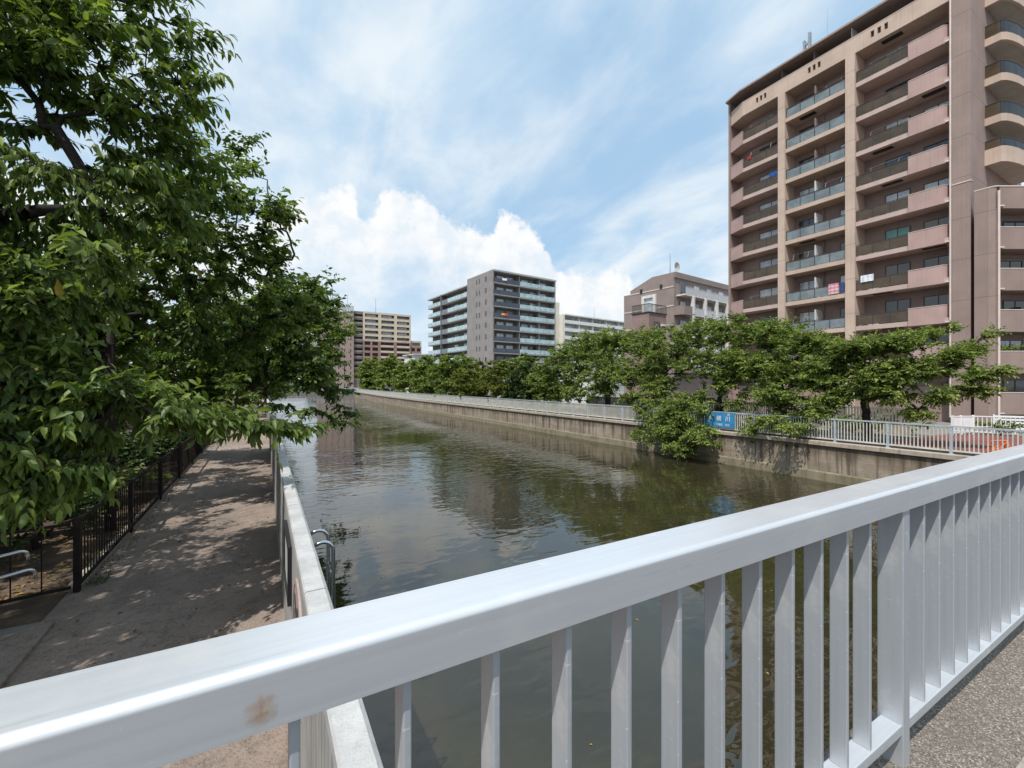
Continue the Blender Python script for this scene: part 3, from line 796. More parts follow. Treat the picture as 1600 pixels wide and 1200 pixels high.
    # windows against the back wall
    if not topf or True:
        pk = lambda: PANES[rnd.randrange(5)]
        window(tw, 2.55, 1.5, t + .02, 2.4, 1.95, M_frame, pk())
        window(tw, 6.35, 1.5, t + .02, 1.75, 1.95, M_frame, pk())
        window(tw, 9.75, 1.5, t + .55, 1.0, 1.35, M_frame, pk(), 1)
        window(tw, 13.0, 1.5, t + .02, 1.6, 1.95, M_frame, M_gteal if i == 3 else pk())
        window(tw, 15.4, 1.5, t + .85, 1.7, 1.1, M_frame, pk())
# low balconies hidden in the trees
b = MB(); b.box(-.02, .9, 0, 17.3, 1.48, 2.6); b.build('base_wall', M_mauve, tw)
# right wing with rounded balconies
wing = [(45.9, 11.55), (45.9, 9.76), (46.15, 9.6), (46.6, 9.45), (47.4, 9.28), (48.3, 9.18), (49.2, 9.12), (52.5, 9.1)]
wl = [uv(*p) for p in wing]
inner = [uv(52.5, 12.6), uv(45.9, 12.6)]
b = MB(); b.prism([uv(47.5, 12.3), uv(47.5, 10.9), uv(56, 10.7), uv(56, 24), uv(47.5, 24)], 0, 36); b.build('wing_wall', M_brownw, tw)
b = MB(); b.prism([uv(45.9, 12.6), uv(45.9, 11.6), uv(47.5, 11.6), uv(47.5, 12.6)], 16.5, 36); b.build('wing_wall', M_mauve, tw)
def offset_path(p, o):
    r = []
    for k in range(len(p)):
        a = V((*p[max(0, k - 1)], 0)); c = V((*p[min(len(p) - 1, k + 1)], 0)); t = (c - a).normalized()
        r.append((p[k][0] - t.y * o, p[k][1] + t.x * o))
    return r
for i in range(5, 11):
    z = 1.55 + 2.9 * i - ZB
    if i == 10: z = 30.55 - ZB
    b = MB(); b.prism(wl + inner, z, z + .2); b.build('wing_slab', M_soff, tw)
    lo = i == 5
    b = MB(); b.sweep(wl, [(-.06, z - .12), (-.06, z + (1.0 if lo else .42)), (.12, z + (1.0 if lo else .42)), (.12, z - .12)]); b.build('wing_fascia', M_beige, tw)
    zz = z + (1.0 if lo else .42); hh = .62 if lo else .92
    st_ = wl[:2]; cu = wl[1:]
    b = MB(); b.sweep(st_, [(.02, zz + .05), (.02, zz + hh), (.035, zz + hh), (.035, zz + .05)]); o = b.build('glass_balustrade', M_gbrown, tw)
    b = MB(); b.sweep(wl, [(-.0, zz + hh), (-.0, zz + hh + .05), (.06, zz + hh + .05), (.06, zz + hh)]); b.build('balustrade_rail', M_frame, o)
    b = MB(); b.sweep(cu, [(.02, zz + .03), (.02, zz + hh), (.04, zz + hh), (.04, zz + .03)])
    for q in cu: b.box(q[0] - .02, q[1] - .02, zz, q[0] + .02, q[1] + .02, zz + hh)
    b.build('metal_balustrade', glassy('dark_panel', (.035, .042, .05), .95, .45, .25), tw)
    if i < 10: window(tw, *[uv(47.5, 12.2)[0], 4.42], z + .25, 1.1, 2.0, M_frame, [M_gdark, M_gcurt][i % 2], 1)
b = MB(); pp = uv(45.86, 11.35); b.tube([(pp[0], pp[1] - .1, 16.3), (pp[0], pp[1] - .1, 36)], .07, 10); b.build('drain_pipe', M_capw, tw)
b = MB(); b.box(17.42, -.19, 17.0, 18.41, .1, 17.07); b.build('pillar_band', M_capw, tw)
b = MB()
for u in (6.9, 7.35): b.box(u, 1.0, 33.02, u + .18, 1.3, 35.0 + (.5 if u > 7 else 0))
b.box(6.9, 1.05, 34.5, 7.5, 1.2, 34.7); b.build('roof_vent_frame', plain('vent_grey', (.30, .33, .36), .5, .3), tw)
b = MB(); b.tube([(8.9, 1.2, 33), (8.9, 1.2, 36.6)], [.035, .015], 6); b.tube([(9.9, 1.2, 33), (9.9, 1.2, 34.4)], .02, 6); b.build('lightning_rod', plain('rod_grey', (.3, .32, .35), .5, .4), tw)

# laundry and things out on the balconies
def cloth(name, label, cat, u, v, w, wd, ht, col, stripes=None, group=None):
    p = V((TX + v, TY - u, ZB + w)); o_ = MB(); n = 10
    for k in range(n):
        a, c = k / n, (k + 1) / n
        y0, y1 = -a * wd, -c * wd; x0, x1 = .03 * sin(a * 17), .03 * sin(c * 17)
        rows = 6
        for r_ in range(rows):
            z0, z1 = -ht * r_ / rows, -ht * (r_ + 1) / rows
            o_.poly([(x0, y0, z0), (x1, y1, z0), (x1, y1, z1), (x0, y0, z1)], r_ % 2 if stripes else 0)
    m1 = plain(name + '_cloth' + str(col), col, .9); mm = [m1] + ([plain(name + '_stripe' + str(col), stripes, .9)] if stripes else [])
    o = o_.build(name, mm, loc=p, fix=False)
    sd = o.modifiers.new('thickness', 'SOLIDIFY'); sd.thickness = .008
    return tag(o, label, cat, group)
L2, L3 = LV[2], LV[3]
cloth('towel', 'pink and white striped towel hung over a glass balcony just above the trees', 'towel', 9.55, -.10, LV[2] + 1.36, .8, .9, (.60, .22, .28), (.62, .46, .47))
cloth('blue_laundry', 'navy cloth hanging right beside the pink striped towel', 'laundry', 10.4, -.08, LV[2] + 1.34, .35, .8, (.05, .08, .20))
cloth('white_laundry', 'white and pale blue washing over the smoked glass balcony right of a beige column', 'laundry', 11.9, -.08, LV[2] + 1.6, .9, .55, (.60, .66, .76), (.75, .76, .78))
cloth('red_cloth', 'small red cloth draped on a high left hand balcony rail', 'laundry', 2.2, -.06, LV[7] + 1.36, .4, .35, (.34, .03, .04))
cloth('blue_sheet', 'bright blue sheet drying behind smoked glass in the left bay', 'laundry', 4.2, .2, LV[6] + 1.75, 1.0, .6, (.02, .09, .32))

# --- mauve annex in front of the tower's right end
AC = V((42.65, 9.30)); ad = V((0.8686, -0.4955))
an = thing('apartment_annex', 'lower mauve apartment block with solid parapets at the right edge', 'apartment building', (AC.x, AC.y, ZB), atan2(ad.y, ad.x))
def al(x, y):
    d = V((x, y)) - AC; return (d.dot(ad), d.dot(V((-ad.y, ad.x))))
H = 13.25 - ZB
b = MB(); q1 = al(42.56, 9.6); q2 = al(42.56, 10.28); q3 = al(52, 10.28)
b.prism([(0, 0), (.28, 0), (1.6, 1.35), (12, 1.35), (12, 6), q3, q2, q1], 0, H - 1.45); b.build('wall', [M_mauve2], an)
b = MB(); b.prism([(.0, .0), q1, q2, (q2[0] + .2, q2[1] + .05), (q1[0] + .25, q1[1] + .05), (.28, .1)], H - 1.45, H); b.build('wall', [M_mauve2], an)
b = MB(); b.prism([(-.02, -.03), (q1[0] - .02, q1[1]), (q2[0] - .02, q2[1]), (q2[0] + .25, q2[1]), (q1[0] + .25, q1[1] + .02), (.3, .14), (12, .14), (12, -.03)], H + .002, H + .07); b.build('wall_cap', M_capw, an)
for k in range(6):
    top = 13.25 - 2.78 * k - ZB - (0 if k == 0 else -.05)
    if top < 1.2: break
    b = MB(); b.box(.29, 0, top - 1.45, 12, .12, top); b.box(.29, .12, top - 1.45, 12, 1.34, top - 1.15); o = b.build('parapet', [M_mauve2], an)
    if k: c = MB(); c.box(.29, -.02, top + .002, 12, .14, top + .05); c.build('parapet_cap', M_capw, o)
    if k: window(an, .75 + (.35 if k % 2 else 0) + .9, 1.35, top - 1.1, 1.7, 2.0, M_frame, M_gdark if k != 4 else M_gcurt)
    if k in (1, 3): c = MB(); c.box(3.6, .3, top - 1.1, 4.0, .7, top + .55); c.build('outdoor_unit', M_part, an)
b = MB(); b.tube([(.14, -.09, .2), (.14, -.09, H - .3)], .065, 10)
for k in range(6): b.box(.18, -.12, 13.25 - 2.78 * k - ZB - 1.35, .5, -.04, 13.25 - 2.78 * k - ZB - 1.27)
b.build('drain_pipe', M_capw, an)

# --- grey block with glass balconies in the middle distance
GC = at(770, 600, 107); GB = V((0.995, 0.096)); GA = V((-0.096, 0.995))
gr = thing('grey_apartment_block', 'grey tiled apartment block with pale glass balconies and dark panels beyond the trees', 'apartment building', (GC.x, GC.y, ZB), atan2(GB.y, GB.x))
gw = along(868, GC, GB); gd = along(730, GC, GA); gd2 = along(669, GC, GA)
M_gtile = tiled('grey_tile', (0.26, 0.24, 0.235), joint=.5, tile=(.9, .45))
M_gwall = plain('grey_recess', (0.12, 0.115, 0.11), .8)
M_gslab = plain('grey_slab', (0.40, 0.39, 0.38), .7)
M_gp = glassy('pale_blue_panel', (0.40, 0.53, 0.56), .88, .15)
M_gpd = glassy('navy_panel', (0.045, 0.055, 0.075), .95, .2)
GH = 28.2 - ZB
b = MB(); b.prism([(0, 0), (.35, 0), (.35, 1.6), (gw - .35, 1.6), (gw - .35, 0), (gw, 0), (gw, gd), (0, gd)], 0, GH)
b.build('wall', [M_gtile], gr)
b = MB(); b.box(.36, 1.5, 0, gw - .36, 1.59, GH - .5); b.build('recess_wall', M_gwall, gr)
b = MB(); b.box(.1, -.25, GH - .32, gw + .1, 1.7, GH + .08); b.build('roof_slab', M_gslab, gr)
for k in range(10):
    z = GH - 3.25 - 2.9 * k
    if z < 2: break
    b = MB(); b.box(.36, -.12, z, gw - .36, 1.5, z + .25); b.build('balcony_slab', M_gslab, gr)
    mid = gw * .40
    b = MB(); b.box(.2, -.16, z + .25, mid, -.12, z + 1.32); b.build('dark_balustrade', M_gpd, gr)
    b = MB(); n = 7
    for j in range(n): b.box(mid + (gw - .4 - mid) * j / n + .04, -.16, z + .27, mid + (gw - .4 - mid) * (j + 1) / n - .04, -.12, z + 1.32)
    b.build('glass_balustrade', M_gp, gr)
    for uq in (mid, gw * .72): b = MB(); b.box(uq - .07, 0, z + .25, uq + .07, 1.49, z + 2.88); b.build('partition', M_fgrey, gr)
    for u in (.10, .24, .48, .62, .78): window(gr, gw * u, 1.5, z + .3, gw * .105, 2.0, M_fgrey, PANES[rnd.randrange(5)])
    for f_, wd in ((.42, .6), (.53, .6), (.78, .8)):
        window(gr, 0, gd * (1 - f_) , z + .9, wd, 1.25, M_fgrey, M_gdark, 1, axis='y')
# set back left wing
GH2 = (600 - 447) / F * (V((GC.x, GC.y)) + GA * gd).dot(V((SY, CY))) - ZB
b = MB(); b.box(1.6, gd + .02, 0, 14, gd2, GH2); b.build('wing_wall', M_gwall, gr)
b = MB(); b.box(-.1, gd + .02, GH2 + .02, 14, gd2 + .4, GH2 + .35); b.build('wing_roof', M_gslab, gr)
gm = along(689, GC, GA)
b = MB(); b.box(-.15, gm - .4, 0, 1.6, gm + .1, GH2 + .3); b.build('wing_divider', plain('slate_grey', (.10, .105, .12), .6), gr)
for k in range(9):
    z = GH2 - 2.9 * (k + 1)
    if z < 2: break
    b = MB(); b.box(.0, gd + .04, z, 1.58, gm - .41, z + .25); b.box(.0, gm + .11, z, 1.58, gd2, z + .25); b.build('balcony_slab', M_gslab, gr)
    b = MB(); s1 = gd + (gm - gd) * .72
    b.box(-.06, gd + .05, z + .2, -.02, s1, z + 1.32); b.box(-.06, gm + .12, z + .2, -.02, gd2, z + 1.32); b.box(-.02, gd2 - .04, z + .2, 1.58, gd2, z + 1.32); b.build('glass_balustrade', M_gp, gr)
    b = MB(); b.box(-.06, s1 + .02, z + .2, -.02, gm - .41, z + 1.32); b.build('dark_balustrade', plain('mid_grey_panel', (.16, .17, .19), .4), gr)
    for f_ in (.15, .5): window(gr, 1.6, gd + (gm - gd) * f_, z + .3, 2.2, 2.0, M_fgrey, PANES[rnd.randrange(5)], axis='y')
cl = MB(); cl.box(0, -.02, 0, 1.3, .02, .55); kk = cl.build('bedding', plain('white_bedding', (.78, .76, .74), .9), loc=tuple(V((GC.x, GC.y, 0)) + V((GB.x, GB.y, 0)) * (gw * .13) + V((.03, -.22, ZB + GH - 2.35))))
tag(kk, 'white bedding aired over the topmost navy balcony of the grey block', 'bedding')
cl = MB(); cl.box(0, -.02, 0, .9, .02, .5, 0); cl.box(.9, -.02, -.1, 1.8, .02, .5, 1); kk = cl.build('bedding', [plain('yellow_bedding', (.65, .42, .12), .9), plain('red_bedding', (.60, .07, .05), .9)], loc=tuple(V((GC.x, GC.y, 0)) + V((GB.x, GB.y, 0)) * (gw * .12) + V((.03, -.22, ZB + GH - 2.35 - 8.7))))
tag(kk, 'red and yellow bedding on a navy balcony midway up the grey block', 'bedding')

# --- far beige and brick block at the end of the canal
FC = at(535, 600, 216); FB = V((0.9993, 0.035)); FB.normalize(); FA = V((-FB.y, FB.x))
fb = thing('far_apartment_block', 'distant beige and brick red apartment block rising behind the canal end', 'apartment building', (FC.x, FC.y, ZB), atan2(FB.y, FB.x))
def fu(px): return along(px, FC, FB)
def fz(py): return (600 - py) / F * 217 - ZB
M_fbrick = tiled('far_brick', (0.31, 0.195, 0.17)); M_fbeige = tiled('far_beige', (0.58, 0.49, 0.38)); M_fgr = tiled('far_grey', (0.20, 0.165, 0.155))
fs = 9.0 / F * 217
zt = fz(484); rows = [zt - 1.1 - fs * k for k in range(13)]
def rowws(z_top, nrow, z0):
    ws = [z0]; 
    for k in range(nrow - 1, -1, -1):
        t = z_top - 1.0 - fs * k; ws += [t - 1.75, t]
    return ws + [z_top]
u0, u1, u2, u3 = fu(568), fu(592.5), fu(617), fu(642)
def cellu(a, b, n, gap=.8):
    r = []; w_ = (b - a) / n
    for k in range(n): r += [a + k * w_ + gap / 2, a + (k + 1) * w_ - gap / 2]
    return [a] + r + [b]
zs = zt - 1.0 - fs * 4 - 2.3
us = cellu(u0, u3, 3, 1.5); b = MB(); grid_wall(b, us, rowws(zt, 5, zs), lambda i, j: i % 2 == 1 and j % 2 == 1, 1.5, 0, 0, 1); b.poly([(u0, 0, zt), (u3, 0, zt), (u3, 14, zt), (u0, 14, zt)]); b.poly([(u3, 0, 0), (u3, 14, 0), (u3, 14, zt), (u3, 0, zt)]); b.poly([(u0, 0, zs), (u0, 14, zs), (u0, 14, zt), (u0, 0, zt)])
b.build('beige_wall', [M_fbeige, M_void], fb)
b = MB(); zb_top = zs - .02; nr = 8
usb = cellu(u0, u1, 2, 1.0)[:-1] + cellu(u1, u3, 2, 1.6)[0:]
wsb = [0]
for k in range(nr - 1, -1, -1):
    t = zb_top - .5 - fs * k; wsb += [t - 1.75, t]
wsb += [zb_top]
usb = cellu(u0, u1, 2, 1.0)[:-1] + cellu(u1, u3, 2, 1.6)
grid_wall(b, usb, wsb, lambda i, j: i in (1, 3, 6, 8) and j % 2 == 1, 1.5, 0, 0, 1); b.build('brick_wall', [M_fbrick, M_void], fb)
for k in range(nr):
    t = zb_top - .5 - fs * k - 1.75
    for a, c in ((usb[6], usb[7]), (usb[8], usb[9])):
        if t > 1.2: q = MB(); q.box(a, -.2, t - .75, c, .0, t + .25); q.build('beige_parapet', M_fbeige, fb)
for k in range(5):
    t = zt - 1.0 - fs * k - 1.75
    for j in (1, 3, 5):
        q = MB(); q.box(us[j] + .02, .3, t, us[j + 1] - .02, .36, t + .55); q.build('balcony_rail', glassy('far_rail', (.16, .15, .14), 1, .2), fb)
        window(fb, us[j] + 1.0, 1.5, t + .05, us[j + 1] - us[j] - 2.0, 1.55, M_fgrey, PANES[(k + j) % 5], 3)
u4 = fu(659); z4 = fz(527)
b = MB(); us4 = cellu(u3 + .02, u4, 2, 1.0); ws4 = [0]
for k in range(7, -1, -1):
    t = z4 - 1.0 - fs * k; ws4 += [t - 1.75, t]
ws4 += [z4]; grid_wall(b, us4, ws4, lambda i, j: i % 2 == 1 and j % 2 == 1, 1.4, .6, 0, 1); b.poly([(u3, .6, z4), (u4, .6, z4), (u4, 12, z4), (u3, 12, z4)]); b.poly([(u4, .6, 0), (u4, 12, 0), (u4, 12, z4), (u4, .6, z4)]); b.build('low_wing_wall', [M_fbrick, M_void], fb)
b = MB(); b.box(u3 + .5, .55, z4 - 2.9, u4 + .02, .6, z4 + .1); b.build('wing_top_band', M_fbeige, fb)
b = MB(); b.box(u3 + .8, .5, z4 - 2.5, u4 - .8, .56, z4 - .8); b.build('wing_window', M_gdark, fb)
ul, um, zl = fu(553), fu(567), fz(484)
b = MB(); wsl = [0]
for k in range(11, -1, -1):
    t = zl - 1.4 - fs * k; wsl += [t - 1.7, t]
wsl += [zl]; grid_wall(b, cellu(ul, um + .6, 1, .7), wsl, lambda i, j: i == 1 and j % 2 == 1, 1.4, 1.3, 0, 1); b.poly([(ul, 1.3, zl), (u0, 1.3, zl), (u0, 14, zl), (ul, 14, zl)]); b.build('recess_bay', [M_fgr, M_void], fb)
for k in range(12):
    q = MB(); q.box(ul + .4, 1.2, zl - 1.4 - fs * k - 2.1, u0 - .05, 1.28, zl - 1.4 - fs * k - 1.25); q.build('bay_rail', plain('bay_rail_grey', (.25, .23, .23), .5), fb)
zk = fz(478); ua = fu(495)
b = MB(); wsk = [0]; 
for k in range(12, -1, -1):
    t = zk - 4.2 - fs * k
    if t > 3: wsk += [t - 1.5, t]
wsk += [zk - 2.9]
usk = cellu(ua, ul - .05, 6, 2.4)
grid_wall(b, usk, wsk, lambda i, j: i % 2 == 1 and j % 2 == 1, .35, .2, 0, 1); b.poly([(ua, .2, zk - 2.9), (ul, .2, zk - 2.9), (ul, 14, zk - 2.9), (ua, 14, zk - 2.9)]); b.poly([(ul - .05, .2, 0), (ul - .05, 14, 0), (ul - .05, 14, zk - 2.9), (ul - .05, .2, zk - 2.9)]); b.build('pink_wall', [tiled('far_pink', (.35, .26, .235)), M_gdark], fb)
b = MB(); b.box(fu(536), .1, zk - 2.88, ul - .1, 10, zk + .3); o = b.build('penthouse', plain('pale_frame', (.40, .43, .44), .5), fb)
for j in range(2):
    q = MB(); a = fu(538.5 + 7 * j); q.box(a, .04, zk - 2.5, a + 1.75, .09, zk - .1); q.build('penthouse_window', M_gcurt, o)
for px in (546, 591): 
    b = MB(); u = fu(px); b.tube([(u, 5, zt), (u, 5, zt + 8.5)], [.10, .05], 6); b.build('antenna', M_dark, fb)
ms = thing('lattice_mast', 'slim blue and white mast standing far off left of the distant block', 'mast', (at(518, 600, 300).x, at(518, 600, 300).y, ZB))
b = MB(); hm = 149 / F * 300 - ZB
for sx, sy in ((-.8, -.8), (.8, -.8), (.8, .8), (-.8, .8)): b.tube([(sx, sy, 0), (sx * .7, sy * .7, hm)], .14, 5)
for k in range(26):
    z = hm * k / 26; s = .8 - .24 * k / 26; b.bar((-s, -s, z), (s, -s, z + hm / 26), .1, .1); b.bar((s, s, z), (-s, s, z + hm / 26), .1, .1)
b.box(-1, -1, hm - .6, 1, 1, hm); b.build('mast_frame', plain('mast_blue', (.22, .30, .45), .5), ms)

# --- white block behind, and small houses between
WC = at(880, 600, 160); WB = V((.992, .125)).normalized(); WA = V((-WB.y, WB.x))
wb = thing('white_apartment_block', 'long white apartment block with open balconies behind the grey block', 'apartment building', (WC.x, WC.y, ZB), atan2(WB.y, WB.x))
ww = along(985, WC, WB); wz = (600 - 491) / F * 160 - ZB
M_wwh = plain('white_render', (0.62, 0.62, 0.60), .8, 0, .06, .4)
b = MB(); b.box(0, 0, 0, .7, 10, wz); b.build('end_wall', plain('cream_render', (.60, .57, .50), .8, 0, .05, .4), wb)
b = MB(); b.box(.7, 1.5, 0, ww, 10, wz - .2); b.build('wall', plain('grey_white_recess', (.36, .37, .38), .8, 0, .1, .5), wb)
b = MB(); b.box(.7, -.3, wz - .2, ww, 10, wz + .25); b.build('roof', M_wwh, wb)
b = MB(); tk = along(872, WC, WB); b.box(tk, 2, 0, 0, 10, wz + 4.5); b.build('stair_tower', plain('cream_render', (.60, .57, .50)), wb)
for k in range(6):
    z = wz - 2.95 * (k + 1)
    b = MB(); b.box(.7, -.1, z - .2, ww, .05, z + 1.05); b.box(.7, .05, z - .2, ww, 1.49, z); b.build('balcony', M_wwh, wb)
    for j in range(5):
        u = .7 + (ww - .7) * j / 5
        window(wb, u + 1.2, 1.5, z + .1, (ww - .7) / 5 * .5, 1.95, M_fgrey, PANES[(j * 2 + k) % 5])
        q = MB(); q.box(u - .06, -.05, z + 1.06, u + .06, 1.49, z + 2.75); q.build('balcony_divider', M_wwh, wb)
b = MB(); u = along(943, WC, WB); b.tube([(u, 5, wz), (u, 5, wz + 5)], [.07, .03], 6); b.build('antenna', M_dark, wb)

# --- brown block with a sloping shoulder
KC = at(1053, 600, 66); KB = V((.994, .109)).normalized(); KA = V((-KB.y, KB.x))
gb = thing('gabled_apartment_block', 'brown block with sloping shoulder, pale storey bands and white balcony columns', 'apartment building', (KC.x, KC.y, ZB), atan2(KB.y, KB.x))
ty = lambda px: along(px, KC, KA)
def zat(py, y): 
    p = V((KC.x, KC.y)) + KA * y; return (600 - py) / F * p.dot(V((SY, CY))) - ZB
y1, y2, y3 = ty(1019), ty(985), ty(975)
zt = (600 - 425) / F * 66 - ZB; zsl = zat(455, y2)
M_gab = tiled('gable_brown', (0.265, 0.21, 0.195))
b = MB(); wid = 16
sec = [(0, 0), (0, zt), (y1, zt), (y2, zsl), (y2 + .02, zsl - .6), (y3, zsl - .6), (y3, 0)]
n = len(sec); i0 = len(b.v)
xs = (0, wid)
for x in xs: b.v += [(x, y_, z_) for y_, z_ in sec]
b.f.append(tuple(range(n))); b.m.append(0); b.f.append(tuple(range(2 * n - 1, n - 1, -1))); b.m.append(0)
for k in range(n):
    q = (k + 1) % n; b.f.append((k, q, n + q, n + k)); b.m.append(0)
b.build('wall', [M_gab], gb)
M_band = plain('pale_band', (.52, .46, .41), .7)
for k in range(4):
    z = zt - 2.15 - 2.9 * k
    q = MB(); q.box(-.04, .0, z - .09, .0, (y2 if k == 0 else y3), z + .09); q.build('storey_band', M_band, gb)
bw = along(1140, KC, KB)
b = MB(); b.box(.02, -.2, zt - .8, bw, -.02, zt + .05); b.build('roof_fascia', M_gab, gb)
M_wcol = plain('white_column', (.62, .60, .58), .7)
for k in range(5):
    z = zt - 3.4 - 2.9 * k
    if z < 0: break
    b = MB(); b.box(1.0 if k else .6, -1.4, z - .22, bw, -.02, z); b.build('balcony_slab', M_wcol, gb)
    if k == 0 or True:
        b = MB(); n = 44
        for j in range(n): x = 1.05 + (bw - 1.05) * j / n; b.box(x - .02, -1.38, z, x + .02, -1.34, z + .95)
        b.box(1.0, -1.40, z + .95, bw, -1.32, z + 1.02); b.box(1.0, -1.39, z + .02, bw, -1.37, z + .9); b.build('balcony_rail', plain('rail_pale', (.50, .50, .52), .5), gb)
    if k: 
        b = MB(); b.prism([(0.02, -.02), (0.02, -1.1), (.5, -1.45), (2.6, -1.45), (2.6, -.02)], z - .25, z + 1.1); b.build('corner_balcony', M_gab, gb)
        for j in range(5):
            x = 2.9 + (bw - 2.9) * j / 4; b = MB(); b.box(x - .2, -1.6, z, x + .2, -1.1, z + 2.68); b.build('column', M_wcol, gb)
    for j in range(4):
        x = 1.5 + (bw - 1.5) * j / 4; window(gb, x, -.03, z + .1, 1.5, 1.95, M_fgrey, PANES[(j + k) % 5])
for f_, zz in ((ty(1033), zt - 2.2), (ty(1002), zt - 2.3)):
    q = MB(); q.box(-.05, f_ - .25, zz, -.0, f_ + .25, zz + .7); q.build('slit_window', M_dark, gb)
xa, xb2 = ty(1026), ty(1004)
q = MB(); q.box(-.3, xa, zat(509, xa), -.0, xa + .5, zat(464, xa)); q.box(-.3, xb2 - .5, zat(509, xa), 0, xb2, zat(464, xa)); q.box(-.3, xa, zat(464, xa), 0, xb2, zat(464, xa) + .45); q.build('door_surround', M_wcol, gb)
q = MB(); q.box(-.06, xa + .5, zat(509, xa), -.01, xb2 - .5, zat(464, xa)); q.build('terrace_door', M_gcurt, gb)
b = MB(); x = along(1068, KC, KB)
b.tube([(x, 1.5, zt), (x, 1.5, zt + 1.0)], .05, 6)
for k in range(16):
    a = 2 * pi * k / 16; c_ = 2 * pi * (k + 1) / 16
    b.poly([(x, 1.35, zt + 1.4), (x + .75 * cos(a), 1.1, zt + 1.4 + .75 * sin(a)), (x + .75 * cos(c_), 1.1, zt + 1.4 + .75 * sin(c_))])
b.build('satellite_dish', plain('dish_grey', (.50, .49, .48), .5), gb)
b = MB(); b.tube([(.5, 1, zt), (.5, 1, zt + 3.2)], [.05, .02], 6); b.build('antenna', M_dark, gb)
# stair block with a roof terrace in front of it
HC = at(1014, 600, 56); hb = thing('terrace_house', 'small brown house with a railed roof terrace before the gabled block', 'house', (HC.x, HC.y, ZB), atan2(KB.y, KB.x))
hw = along(1041, HC, KB); hd = along(988, HC, KA); hz = (600 - 488) / F * 56 - ZB
b = MB(); b.box(0, 0, 0, hw, hd, hz); b.build('wall', tiled('terrace_brown', (.26, .18, .165)), hb)
b = MB(); b.box(-.1, -.1, hz, hw + .1, hd + .1, hz + .12); b.build('roof_edge', M_dark, hb)
b = MB()
for k in range(15):
    t = k / 14; b.box(hw * t - .025, -.02, hz + .12, hw * t + .025, .03, hz + 1.15); b.box(-.02, hd * t - .025, hz + .12, .03, hd * t + .025, hz + 1.15)
b.box(0, -.02, hz + 1.1, hw, .03, hz + 1.18); b.box(-.02, 0, hz + 1.1, .03, hd, hz + 1.18); b.build('terrace_rail', M_dark, hb)
window(hb, hw * .28, -.0, hz - 3.4, hw * .32, 2.3, M_frame, M_gdark)
q = MB(); q.box(hw * .66, -.35, hz - 1.6, hw * .98, -.02, hz - 1.35); q.build('awning', M_wcol, hb)
q = MB(); q.box(hw * .2, -.7, hz - 4.6, hw * .75, -.05, hz - 4.45)
for k in range(6): q.box(hw * (.2 + .11 * k) - .02, -.7, hz - 4.45, hw * (.2 + .11 * k) + .02, -.66, hz - 3.5)
q.build('balcony', M_dark, hb)
def small_house(name, label, px0, px1, py_top, d, wall, roofm, rz=.1):
    c = at((px0 + px1) / 2, 600, d); w = abs(px1 - px0) / F * d; z = (600 - py_top) / F * d - ZB
    h = thing(name, label, 'house', (c.x, c.y, ZB), rz)
    b = MB(); b.box(-w / 2, -3, 0, w / 2, 4, z); b.build('wall', wall, h)
    b = MB(); b.prism([(-w / 2 - .4, -3.5), (w / 2 + .4, -3.5), (w / 2 + .4, 4.5), (-w / 2 - .4, 4.5)], z + .004, z + .3); b.build('roof', roofm, h)
    for k in range(2):
        window(h, -w * .3 + w * .32 * k, -3, z - 2.2, w * .2, 1.3, M_fgrey, M_gdark)
        window(h, -w * .3 + w * .32 * k, -3, z - 5.0, w * .2, 1.3, M_fgrey, M_gdark)
    return h
small_house('white_house', 'small white house glimpsed through the trees left of the terrace house', 893, 936, 556, 62, M_wwh, M_fgrey)
small_house('pale_house', 'low pale house roof just left of the grey block above the trees', 640, 672, 556, 120, M_wwh, plain('pale_roof', (.50, .52, .55), .6))
small_house('slate_house', 'low grey house hidden among the trees beneath the far brick block', 600, 636, 566, 150, M_fgrey, M_gslab)
small_house('tan_house', 'low tan house behind the trees under the grey block', 800, 838, 568, 80, plain('tan_render', (.40, .33, .27), .8), M_gslab)
# pale building glimpsed through the left hand trees
lb = thing('left_bank_building', 'pale grey building glimpsed behind the left hand trees', 'apartment building', (-24, 6, ZB), pi / 2)
b = MB(); b.box(-2, -6, 0, 60, 6, 8.5); b.build('wall', plain('grey_render', (.30, .30, .29), .8, 0, .1, .4), lb)
for k in range(3):
    for j in range(8): window(lb, 2 + 6.5 * j, -6, 1 + 2.6 * k, 2.4, 1.4, M_fgrey, M_gdark)
b = MB(); b.box(-2.4, -6.5, 8.5, 60.4, 6.5, 8.8); b.build('roof', M_gslab, lb)

# --- things on the right bank
pf = thing('property_fence', 'grey slatted boundary fence before the tower, behind the right hand trees', 'fence', (30.3, 9.8, ZB), pi / 2)
b = MB(); b.box(0, -.1, 0, 27, .1, .55); b.build('plinth', M_cope, pf)
for k in range(14):
    q = MB()
    if k == 0:
        for j in range(13): q.box(.08 + j * .148, -.03, .6, .155 + j * .148, .03, 1.5)
        q.box(0, -.02, 1.38, 1.93, .02, 1.44); q.box(0, -.02, .66, 1.93, .02, .72); qm = q.mesh('slat_panel', [plain('fence_grey', (.20, .19, .18), .6)])
    put('slat_panel', qm, pf, (k * 1.93, 0, 0))
wf = thing('white_fence', 'white bar fence with solid end panels beside the red pavement', 'fence', (32.7, 8.74, ZB))
o_ = V((32.7, 8.74))
def fl(p): return V((p[0] - o_.x, p[1] - o_.y, 0))
c0, c1, c2 = fl((32.7, 8.74)), fl((34.1, 8.27)), fl((36.6, 3.6))
